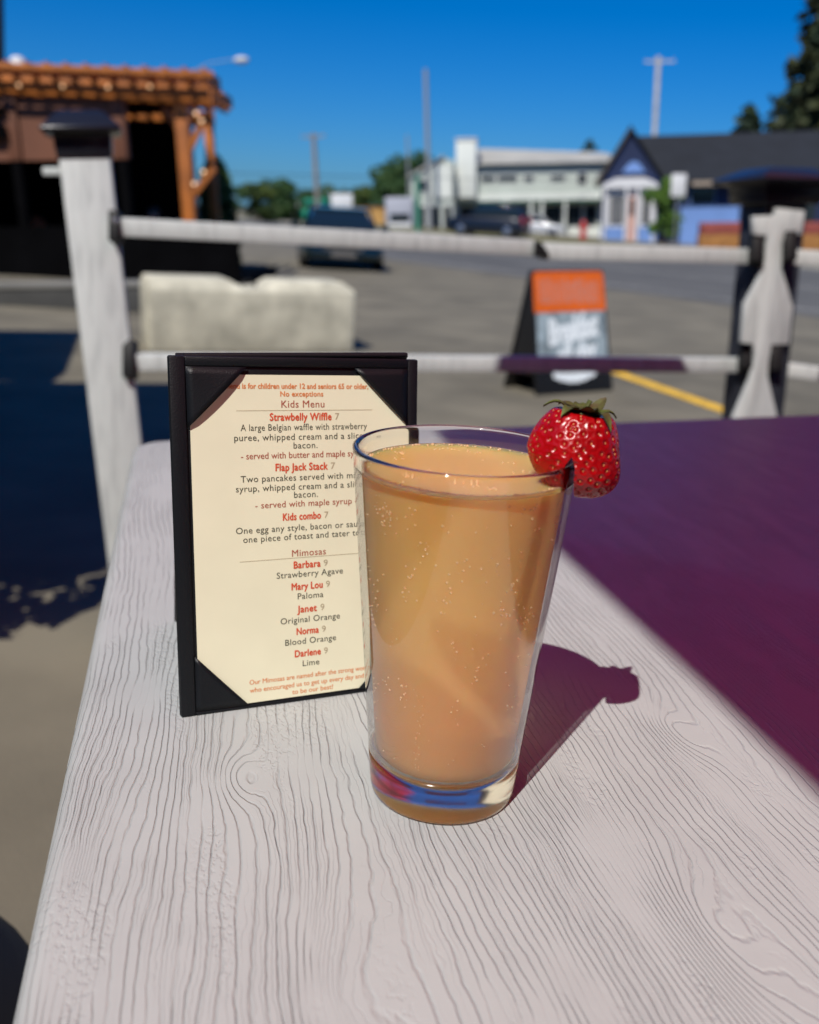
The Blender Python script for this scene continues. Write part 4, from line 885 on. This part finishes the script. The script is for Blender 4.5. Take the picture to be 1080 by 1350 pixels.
# --- blue house with the grey roof
bh, X, Z = bframe('blue_house', 'dark blue single storey building with wide slate grey roof and white bay', 'building', 850, 316, 72, -0.225)
b3(bh, 'wall', M['blue_dark'], 866, 1180, 244, 345, 0.0, 9.0)
q = MB(); ez = Z(243); rz_ = Z(182)
q.add([(X(826), -0.9, ez), (X(1190), -0.9, ez), (X(1190), 4.5, rz_), (X(826), 4.5, rz_), (X(826), 9.9, ez), (X(1190), 9.9, ez), (X(826), -0.9, ez - 0.18), (X(1190), -0.9, ez - 0.18)], [(0, 1, 2, 3), (3, 2, 5, 4), (0, 3, 4), (1, 5, 2), (6, 7, 1, 0), (6, 4, 5, 7)]); q.build('roof', M['slate'], bh)
b3(bh, 'eave_trim', M['beige'], 905, 1190, 244.5, 250, -1.05, -0.92)
# front gable wing
gx0, gx1, gp = X(789), X(868), X(826); gz0, gz1 = Z(243), Z(181)
q = MB(); q.prism([(gx0 + 0.25, Z(345)), (gx1 - 0.1, Z(345)), (gx1 - 0.1, gz0), (gp, gz1 - 0.12), (gx0 + 0.25, gz0)], (1, 0, 0), (0, 0, 1), (0, 1, 0), (0, -2.2, 0), 0, 6.0); q.build('gable_wall', M['blue_dark'], bh)
q = MB(); q.prism([(gx0 - 0.25, gz0 - 0.30), (gp, gz1), (gx1 + 0.2, gz0 - 0.1), (gx1 + 0.2, gz0 + 0.08), (gp, gz1 + 0.22), (gx0 - 0.25, gz0 - 0.12)], (1, 0, 0), (0, 0, 1), (0, 1, 0), (0, -2.6, 0), 0, 7.0); q.build('gable_roof', M['slate'], bh)
q = MB(); q.prism([(gx0 - 0.25, gz0 - 0.38), (gp, gz1 - 0.08), (gp, gz1 - 0.02), (gx0 - 0.25, gz0 - 0.30)], (1, 0, 0), (0, 0, 1), (0, 1, 0), (0, -2.66, 0), 0, 0.05); q.build('barge_board', M['beige'], bh)
q = MB(); q.prism([(X(818) + (X(846) - X(818)) * k / 10, Z(233) + math.sin(math.pi * k / 10) * 0.75) for k in range(11)], (1, 0, 0), (0, 0, 1), (0, 1, 0), (0, -2.30, 0), 0, 0.09); q.build('arched_window', M['blue'], bh)
q = MB(); q.prism([(X(794), Z(252)), (X(864), Z(252)), (X(860), Z(246)), (X(846), Z(240)), (X(812), Z(240)), (X(798), Z(246))], (1, 0, 0), (0, 0, 1), (0, 1, 0), (0, -3.6, 0), 0, 1.38); q.build('porch_roof', M['white_trim'], bh)
b3(bh, 'bay_wall', M['white_trim'], 797, 862, 252.3, 299, -3.2, -2.22)
b3(bh, 'bay_base', M['blue'], 795, 864, 299.2, 345, -3.4, -2.23)
for p0, p1 in ((806, 813), (815, 822), (846, 854)): f_ = b3(bh, 'window', M['blue_dark'], p0, p1, 260, 296, -3.26, -3.205); b3(f_, 'pane', M['window'], p0 + 0.6, p1 - 0.6, 261, 295, -3.29, -3.262)
dr_ = b3(bh, 'door', M['pink'], 828, 837, 262, 316, -3.46, -3.41); b3(dr_, 'door_pane', M['window'], 830, 835, 265, 285, -3.49, -3.462)
for p0 in (797, 824, 838, 858): b3(bh, 'column', M['white_trim'], p0, p0 + 3, 252.4, 345, -3.85, -3.55)
b3(bh, 'light_blue_wall', M['blue'], 894, 966, 276, 345, -0.35, -0.02)
for p0, p1 in ((872, 890), (905, 935), (1066, 1100)): f_ = b3(bh, 'window', M['blue'], p0 - 1, p1 + 1, 252, 274, -0.08, -0.01); b3(f_, 'pane', M['window'], p0, p1, 253, 273, -0.12, -0.082)
b3(bh, 'recess_shade_panel', M['window'], 990, 1058, 256, 322, -0.06, -0.01)  # flat dark panel painted as the shade of a recess
for k, (px, label) in enumerate(((962, 'red brown timber planter box left of the blue house bay window, before the post'), (1068, 'red and amber timber planter box at the right edge, before the blue house'))):
    P = at(px, 322, 58); pb = upright('planter_box', label, 'planter', P, 0.0, 'planters in front of the blue house'); kk = 58 / F
    q = MB(); q.box(-38 * kk, 38 * kk, 0, 0.7, 13 * kk, 28 * kk); q.build('box_side', M['brick'], pb, bevel=0.02)
    q = MB(); q.box(-39 * kk, 39 * kk, -0.04, 0.74, -20 * kk, 12.8 * kk); q.build('box_base', M['amber_wood'], pb, bevel=0.02)
# --- small far ones on the left
def simple_building(name, label, cat, p0, p1, q0, q1, D, mt, dep=4.0, roof=None):
    global X, Z
    r, X, Z = bframe(name, label, cat, (p0 + p1) / 2, q1, D)
    b3(r, 'wall', mt, p0, p1, q0, q1 + 8, 0, dep); return r
r = simple_building('teal_shed', 'teal green metal shed far down the street on the left', 'shed', 388, 440, 268, 302, 95, M['teal'], 5)
q = MB(); q.prism([(X(386), Z(268.3)), (X(442), Z(268.3)), (X(436), Z(263)), (X(392), Z(264))], (1, 0, 0), (0, 0, 1), (0, 1, 0), (0, -0.3, 0), 0, 5.6); q.build('roof', M['teal'], r)
b3(r, 'door', M['window'], 424, 436, 280, 304, -0.08, -0.01)
r = simple_building('storage_container', 'tan orange storage container far down the street', 'container', 460, 508, 276, 306, 90, M['tan'], 3)
for k in range(13): b3(r, 'rib', M['tan'], 461.5 + k * 3.6, 463.2 + k * 3.6, 278, 306, -0.06, -0.005)
b3(r, 'top_rail', M['amber_wood'], 459, 509, 274.4, 275.9, -0.08, 3.05)
# grey box truck
r, X, Z = bframe('box_truck', 'grey box truck with white cab parked by the pale building', 'truck', 526, 308, 82)
b3(r, 'cargo_box', M['truck'], 509, 545, 262, 294, 0.0, 6.0, 0.05); b3(r, 'cab', M['van_white'], 512, 543, 294.3, 306, -0.9, 5.8, 0.08)
b3(r, 'bumper', M['chrome'], 511, 544, 306.2, 309, -1.05, -0.6); b3(r, 'windscreen', M['window'], 515, 540, 283, 293.6, -0.07, -0.01)
for a in (514, 538):
    for y in (0.4, 4.6): q = MB(); q.tube([(X(a) - 0.14, y, -0.05), (X(a) + 0.14, y, -0.05)], 0.42, 16); q.build('wheel', M['rubber'], r, smooth=True)
# white roadside sign
r, X, Z = bframe('roadside_sign', 'white rectangular roadside sign above a brown base, far left of the tan container', 'sign', 452, 304, 88)
b3(r, 'panel', M['van_white'], 438, 466, 258, 275, 0, 0.25, 0.03); b3(r, 'skirt', M['brick'], 442, 462, 275.2, 283, 0.02, 0.22); 
for a in (446, 457): b3(r, 'post', M['pole'], a, a + 2, 283.2, 312, 0.05, 0.2)
# sign on a pole before the blue house
r, X, Z = bframe('street_sign', 'white square street sign on a post before the blue house', 'sign', 890, 318, 56)
b3(r, 'panel', M['white_trim'], 881, 900, 234, 262, 0, 0.03, 0.01); q = MB(); q.tube([(X(890), 0.06, Z(335)), (X(890), 0.06, Z(233))], 0.035, 10); q.build('post', M['pole_metal'], r, smooth=True)
# red hydrant-like post
r, X, Z = bframe('fire_hydrant', 'red fire hydrant standing before the pale building', 'hydrant', 769, 310, 66)
q = MB(); hgt = Z(291); q.lathe([(0.001, -0.3), (0.24, -0.3), (0.24, 0.06), (0.17, 0.08), (0.17, hgt * 0.6), (0.21, hgt * 0.63), (0.21, hgt * 0.7), (0.17, hgt * 0.74), (0.12, hgt * 0.92), (0.05, hgt), (0.001, hgt)], 20); q.build('barrel', M['red'], r, smooth=True)
for sx in (-1, 1): q = MB(); q.tube([(sx * 0.15, 0, hgt * 0.5), (sx * 0.30, 0, hgt * 0.5)], 0.10, 12); q.build('outlet', M['red'], r, smooth=True)

# ================================================================== POLES AND WIRES
def upole(label, name, px, pt, pb, D, rad, mt, arms=(), cat='pole', lean=0.0, group=None):
    P = at(px, pb, D); r = thing(name, label, cat, P, YAW, TILT + lean, group); k = D / F; h = (pb - pt) * k
    q = MB(); q.tube([(0, 0, -2.0), (0, 0, h)], [rad, rad * 0.8], 12); q.build('shaft', mt, r, smooth=True)
    for (dz, half, off) in arms:
        q = MB(); q.beam((-half * k + off * k, -0.16, h - dz * k), (half * k + off * k, -0.16, h - dz * k), 0.12, 0.14); q.build('crossarm', mt, r)
        for e in (-0.9, -0.35, 0.35, 0.9): q = MB(); q.lathe([(0.001, 0), (0.06, 0), (0.07, 0.08), (0.03, 0.16), (0.001, 0.17)], 8, c=(e * half * k + off * k, -0.16, h - dz * k + 0.072)); q.build('insulator', M['pole_metal'], r, smooth=True)
    return r
upole('wooden utility pole with crossarm over the teal shed', 'utility_pole', 421, 184, 304, 92, 0.26, M['pole'], ((4, 15, 0),), lean=-0.022)
upole('tall bare grey pole left of the pale building, tallest of the far poles', 'utility_pole', 567, 108, 306, 80, 0.20, M['pole_metal'], (), lean=-0.02)
p3 = upole('pale bleached utility pole with crossarm behind the blue house roof', 'utility_pole', 856, 94, 308, 95, 0.26, M['pale_pole'], ((6, 19, 1),), lean=0.0)
upole('slim pole between the dark trees and the pale building', 'utility_pole', 541, 186, 306, 98, 0.12, M['pole_metal'], (), lean=-0.02)
upole('green painted pole beside the pale building wing', 'light_pole', 551, 232, 308, 70, 0.22, M['green_pole'], ((3, 4, 0),), lean=0.0)
upole('dark pole at the far left above the pergola roof', 'utility_pole', 1, -60, 330, 24, 0.17, M['navy_pole'], (), lean=0.12)
# street lamp behind the pergola
P = at(262, 330, 30); sl_ = upright('street_lamp', 'street lamp with white head reaching out beyond the pergola', 'street lamp', P); k = 30 / F
q = MB(); q.tube([(0, 0, -1.5), (0, 0, 195 * k), (6 * k, 0, 215 * k), (30 * k, 0, 226 * k), (62 * k, 0, 230 * k)], [0.09, 0.07, 0.02, 0.012, 0.012], 10); q.build('shaft', M['pole_metal'], sl_, smooth=True)
q = MB(); q.ball((71 * k, 0, 229 * k), 0.23, 14, 10, (1.0, 0.7, 0.42)); q.build('lamp_head', M['white_trim'], sl_, smooth=True)
def wire(label, A, B, sag):
    q = MB(); A = Vector(A); B = Vector(B); c = A.lerp(B, 0.5)
    q.tube([A.lerp(B, u) - c + Vector((0, 0, -sag * 4 * u * (1 - u))) for u in np.linspace(0, 1, 17)], 0.022, 5)
    o = q.build('power_line', M['black_metal']); o.location = c; tag(o, label, 'power line')
wire('lower power line across the sky over the trees', at(-200, 208, 60), at(1300, 226, 100), 1.0)

# ================================================================== TREES
def leaf_mesh(name, pts, size, mt, par, nrm=None):
    n_ = len(pts); a = rng.normal(size=(n_, 3)); a /= np.linalg.norm(a, axis=1)[:, None]
    b = np.cross(a, rng.normal(size=(n_, 3))); b /= np.linalg.norm(b, axis=1)[:, None]
    s1 = size * rng.uniform(0.6, 1.3, (n_, 1)); s2 = s1 * rng.uniform(0.45, 0.8, (n_, 1))
    V = np.stack([pts - a * s1, pts - b * s2 + a * s1 * 0.2, pts + a * s1, pts + b * s2 + a * s1 * 0.2], 1).reshape(-1, 3)
    me = bpy.data.meshes.new(name); me.from_pydata(V.tolist(), [], [(4 * i, 4 * i + 1, 4 * i + 2, 4 * i + 3) for i in range(n_)]); me.materials.append(mt)
    o = bpy.data.objects.new(name, me); COL.objects.link(o); o.parent = par; return o
def broad_tree(label, px, pt, pb, wpx, D, mt, n_=1600, name='tree', group=None, clumps=9, trunk=True):
    P = at(px, pb, D); k = D / F; r = upright(name, label, 'tree' if name == 'tree' else 'bush', P, 0.0, group); h = (pb - pt) * k; wd = wpx * k
    pts = []
    for c in range(clumps):
        cz = h * random.uniform(0.30 if trunk else 0.15, 0.86); fr_ = 1 - abs(cz / h - 0.55) * 1.1
        cx, cy = random.uniform(-0.5, 0.5) * wd * fr_, random.uniform(-0.4, 0.4) * wd * fr_; rr = wd * random.uniform(0.16, 0.30)
        d = rng.normal(size=(n_ // clumps, 3)); d /= np.linalg.norm(d, axis=1)[:, None]; rad = rr * rng.uniform(0.35, 1.05, (len(d), 1)) ** 0.6
        pts.append(d * rad * np.array([1, 1, 0.8]) + np.array([cx, cy, min(cz, h - rr * 0.8)]))
    pts = np.concatenate(pts); leaf_mesh('crown', pts, wd * 0.035 + 0.05, mt, r)
    q = MB(); q.tube([(0, 0, -0.6), (0.02 * h, 0, h * 0.35), (0, 0.02 * h, h * 0.75)], [h * 0.035, h * 0.025, h * 0.008], 8)
    for _ in range(5): a = random.uniform(0, 6.28); z = h * random.uniform(0.3, 0.6); q.tube([(0, 0, z), (0.28 * wd * math.cos(a), 0.28 * wd * math.sin(a), z + 0.2 * h)], [h * 0.012, h * 0.004], 6)
    q.build('trunk', M['trunk'], r, smooth=True); return r
def conifer(label, px, pt, pb, wpx, D, mt, n_=6000, group=None, lean=0.0):
    P = at(px, pb, D); k = D / F; r = upright('conifer_tree', label, 'tree', P, 0.0, group); h = (pb - pt) * k; R_ = wpx * k / 2
    pts = []; nb = max(30, n_ // 60); q = MB(); q.tube([(0, 0, -0.8), (0, 0, h * 0.5), (0, 0, h * 0.99)], [h * 0.022, h * 0.013, 0.02], 8)
    for i in range(nb):
        u = (i + random.random()) / nb; z = h * (0.10 + 0.89 * u); L = R_ * (1 - u) ** 0.75 * random.uniform(0.55, 1.12) + 0.1; a = i * 2.4 + random.gauss(0, 0.3)
        m_ = max(6, int(60 * (1 - u) + 14)); t_ = rng.uniform(0.12, 1, m_) ** 0.8; dro = -0.22 * L * t_ ** 2 + 0.10 * L * t_
        w_ = L * 0.22 * (1 - 0.6 * t_)
        x = t_ * L * math.cos(a) + rng.normal(size=m_) * w_ * 0.6; y = t_ * L * math.sin(a) + rng.normal(size=m_) * w_ * 0.6; zz = z + dro + rng.normal(size=m_) * w_ * 0.35
        pts.append(np.stack([x, y, zz], 1))
        if i % 3 == 0: q.tube([(0, 0, z), (L * 0.8 * math.cos(a), L * 0.8 * math.sin(a), z - 0.08 * L)], [h * 0.004, h * 0.0015], 5)
    leaf_mesh('crown', np.concatenate(pts), R_ * 0.07 + 0.10, mt, r); q.build('trunk', M['trunk'], r, smooth=True); return r
conifer('huge dark conifer rising out of frame at the right edge', 1075, -120, 300, 160, 95, M['leaf_rust'], 18000)
conifer('dark conifer just right of the huge one, mostly out of frame', 1150, -60, 300, 130, 100, M['leaf_dark'], 3000)
conifer('small conifer peeking over the blue house roof', 976, 150, 300, 150, 120, M['leaf_dark'], 3500)
conifer('tiny conifer tip over the roof beside the huge conifer', 1012, 150, 300, 130, 118, M['leaf_rust'], 2500)
conifer('small pointed tree above the pale building roof', 773, 190, 300, 90, 125, M['leaf_dark'], 1500)
broad_tree('dark round tree behind the truck and pale building', 530, 206, 306, 70, 105, M['leaf_green'], 3600, clumps=16)
broad_tree('olive tree behind the tan container', 484, 244, 306, 66, 110, M['leaf_olive'], 3000, clumps=14, trunk=False)
broad_tree('low olive tree behind the white roadside sign', 436, 246, 306, 60, 112, M['leaf_olive'], 2600, clumps=14, trunk=False)
broad_tree('dark green tree left of the teal shed', 372, 238, 302, 54, 90, M['leaf_green'], 3000, clumps=16, trunk=False)
broad_tree('bushy tree between the pergola and dark green tree', 340, 244, 302, 50, 85, M['leaf_olive'], 3000, clumps=16, trunk=False)
broad_tree('low green bush beside the teal shed', 402, 250, 302, 50, 104, M['leaf_green'], 2200, 'bush', None, 12, False)
broad_tree('thin leafy tree at the pergola edge', 312, 240, 300, 26, 80, M['leaf_green'], 900)
broad_tree('bright green small tree in front of the blue house', 875, 232, 318, 46, 60, M['leaf_bright'], 2600, clumps=14, trunk=False)
broad_tree('green tree seen through the pergola opening', 218, 176, 330, 60, 40, M['leaf_green'], 1500)
broad_tree('large tree far behind the pergola, out of view at the left', -150, 120, 320, 240, 60, M['leaf_green'], 3000, clumps=18, trunk=False)
broad_tree('dark tree seen low behind the pergola', 170, 232, 330, 90, 36, M['leaf_green'], 1500)
P = at(292, 362, 20); r = upright('cypress', 'dark columnar evergreen beside the pergola corner', 'tree', P); k = 20 / F; h = (362 - 215) * k
zz = rng.uniform(0.02, 1, 2600); rr = 0.40 * np.sqrt(np.clip(1 - zz ** 3, 0, 1)) * rng.uniform(0.6, 1.05, 2600); aa = rng.uniform(0, 6.283, 2600)
leaf_mesh('crown', np.stack([rr * np.cos(aa), rr * np.sin(aa), zz * h], 1), 0.075, M['leaf_green'], r)
q = MB(); q.tube([(0, 0, -0.3), (0, 0, h * 0.9)], [0.07, 0.02], 8); q.build('trunk', M['trunk'], r)

pl_ = thing('shade_shrub', 'added potted shrub out of view left of the table, casting leafy shade', 'plant', (-1.02, 2.2, GZ))  # added out of view to give the left shade its leafy edge
q = MB(); q.lathe([(0.001, 0), (0.14, 0), (0.19, 0.34), (0.21, 0.36), (0.18, 0.36), (0.17, 0.32), (0.001, 0.32)], 24); q.build('pot', M['brick'], pl_, smooth=True)
q = MB(); q.tube([(0, 0, 0.3), (0.02, 0, 0.8)], [0.02, 0.012], 8); q.build('stem', M['trunk'], pl_, smooth=True)
d_ = rng.normal(size=(420, 3)); d_ /= np.linalg.norm(d_, axis=1)[:, None]; d_ = d_ * rng.uniform(0.3, 1.0, (420, 1)) ** 0.5 * np.array([0.34, 0.34, 0.36]) + np.array([0, 0, 0.86])
leaf_mesh('foliage', d_, 0.055, M['leaf_green'], pl_)

# ================================================================== CARS
def wheel(par, x, y, R_, wd):
    wp = bpy.data.objects.new('wheel', None); COL.objects.link(wp); wp.parent = par; wp.location = (x, y, R_)
    sx = 1 if x > 0 else -1
    q = MB(); q.tube([(-wd / 2, 0, 0), (-wd / 2 + 0.02, 0, 0), (wd / 2 - 0.02, 0, 0), (wd / 2, 0, 0)], [R_ * 0.93, R_, R_, R_ * 0.93], 24); q.build('tyre', M['rubber'], wp, smooth=True)
    q = MB(); q.tube([(sx * (wd / 2 + 0.002), 0, 0), (sx * (wd / 2 + 0.012), 0, 0)], [R_ * 0.66, R_ * 0.60], 20); q.build('rim', M['rim'], wp, smooth=True)
def car(label, loc, rotz, paint, L=4.6, Wd=1.84, H=1.46, suv=False, tilt=0.0):
    r = thing('parked_car', label, 'car', loc, rotz, tilt)
    hw_ = Wd / 2; zb = 0.22; zs_ = 0.62 * (H / 1.46) if not suv else 0.92; hood = zs_ + 0.22
    def rr(y, w_, z0, z1, c): return [(-w_ + c * .3, y, z0), (w_ - c * .3, y, z0), (w_, y, z0 + c), (w_, y, (z0 + z1) / 2), (w_ - c * .25, y, z1 - c), (w_ - c, y, z1), (-w_ + c, y, z1), (-w_ + c * .25, y, z1 - c), (-w_, y, (z0 + z1) / 2), (-w_, y, z0 + c)]
    f = -L / 2; q = MB()
    q.loft([rr(f, hw_ * .86, zb + .06, hood - .20, .08), rr(f + .12, hw_ * .95, zb, hood - .10, .09), rr(f + .5, hw_, zb - .02, hood - .03, .10), rr(f + L * .28, hw_, zb - .02, hood + .04, .10), rr(0, hw_, zb - .02, hood + .06, .10), rr(L * .36, hw_, zb - .02, hood + .08, .10), rr(L / 2 - .1, hw_ * .96, zb, hood + .05, .10), rr(L / 2, hw_ * .88, zb + .08, hood - .06, .10)])
    body = q.build('body', paint, r, bevel=0.0, smooth=True, angle=50)
    y0, y1, y2, y3 = (f + L * .27, f + L * .42, L * .22, L * .42) if not suv else (f + L * .28, f + L * .40, L * .40, L * .475)
    cb_ = hood + .03; q = MB()
    q.loft([rr(y0, hw_ * .88, cb_ - .05, cb_ + .02, .03), rr(y1, hw_ * .74, cb_ - .05, H - .05, .08), rr((y1 + y2) / 2, hw_ * .76, cb_ - .05, H - .035, .08), rr(y2, hw_ * .74, cb_ - .05, H - .06, .08), rr(y3, hw_ * .84, cb_ - .05, cb_ + .05, .03)])
    q.build('window', M['car_glass'], r, smooth=True, angle=50)
    q = MB(); q.loft([rr(y1 - .02, hw_ * .72, H - .06, H - .03, .012), rr((y1 + y2) / 2, hw_ * .74, H - .045, H, .016), rr(y2 + .02, hw_ * .72, H - .07, H - .035, .012)]); q.build('roof', paint, r, smooth=True, angle=50)
    for sx in (-1, 1):
        for (ya, za, yb, zb_) in ((y0, cb_, y1, H - .05), (y3, cb_ + .02, y2, H - .06)): q = MB(); q.beam((sx * hw_ * .875, ya, za), (sx * hw_ * .735, yb, zb_), .07, .05, up=(sx, 0, .3)); q.build('pillar', paint, r)
        q = MB(); q.loft([[(sx * hw_ * a, f + .015 + b, z) for a, b, z in ((.50, -.01, hood - .33), (.86, .06, hood - .31), (.90, .10, hood - .19), (.52, .02, hood - .22))], [(sx * hw_ * a, f + .20 + b, z) for a, b, z in ((.50, -.01, hood - .33), (.84, .06, hood - .31), (.88, .10, hood - .19), (.52, .02, hood - .22))]]); q.build('headlight', M['lamp'], r)
        q = MB(); q.box(sx * hw_ * .80 - .10, sx * hw_ * .80 + .10, L / 2 - .10, L / 2 + .015, hood - .30, hood - .06 + (.2 if suv else 0)); q.build('taillight', M['taillight'], r, bevel=.02)
        q = MB(); q.box(sx * (hw_ + .10) - .10, sx * (hw_ + .10) + .10, y0 + .22, y0 + .32, cb_ + .0, cb_ + .14); q.build('mirror', paint, r, bevel=.03)
    q = MB(); q.box(-hw_ * .46, hw_ * .46, f - .02, f + .06, hood - .36, hood - .20); gr = q.build('grille', M['chrome'], r, bevel=.01)
    q = MB()
    for k_ in range(4): q.box(-hw_ * .42, hw_ * .42, f - .032, f - .022, hood - .345 + k_ * .036, hood - .325 + k_ * .036)
    q.build('grille_slat', M['black_metal'], gr)
    q = MB(); q.box(-hw_ * .84, hw_ * .84, f - .04, f + .08, zb + .02, zb + .20); q.build('bumper', paint, r, bevel=.03)
    q = MB(); q.box(-.26, .26, f - .055, f - .043, zb + .06, zb + .18); q.build('number_plate', M['chrome'], r)
    q = MB(); q.box(-hw_ * .84, hw_ * .84, L / 2 - .08, L / 2 + .04, zb + .05, zb + .24); q.build('bumper', paint, r, bevel=.03)
    R_ = 0.33 if not suv else 0.38
    for sx in (-1, 1):
        for y in (f + .88, L / 2 - .95): wheel(r, sx * (hw_ - .10), y, R_, .22)
    return r
a, b = G(385, 357), G(496, 356); c = (a + b) / 2; c.z = GZ
car('dark sedan facing the camera on the lot, behind the concrete block', c + FY * 2.2 - RX * 0.12, YAW + 0.12, M['black_paint'], 4.6, 1.80, 1.30)
P = at(644, 312, 62); P.z = max(P.z, GZ)
car('dark navy SUV parked before the pale building', P, YAW + 1.15 + math.pi, M['navy'], 4.9, 1.95, 2.05, True)
P = at(706, 308, 76); P.z = FZ
car('pale silver car behind the dark navy SUV', P, YAW + 1.3, M['silver_paint'], 4.5, 1.8, 1.45)
P = at(382, 300, 95); P.z = FZ
car('white van in front of the teal shed', P, YAW + 0.10, M['van_white'], 4.8, 1.8, 1.9, True)
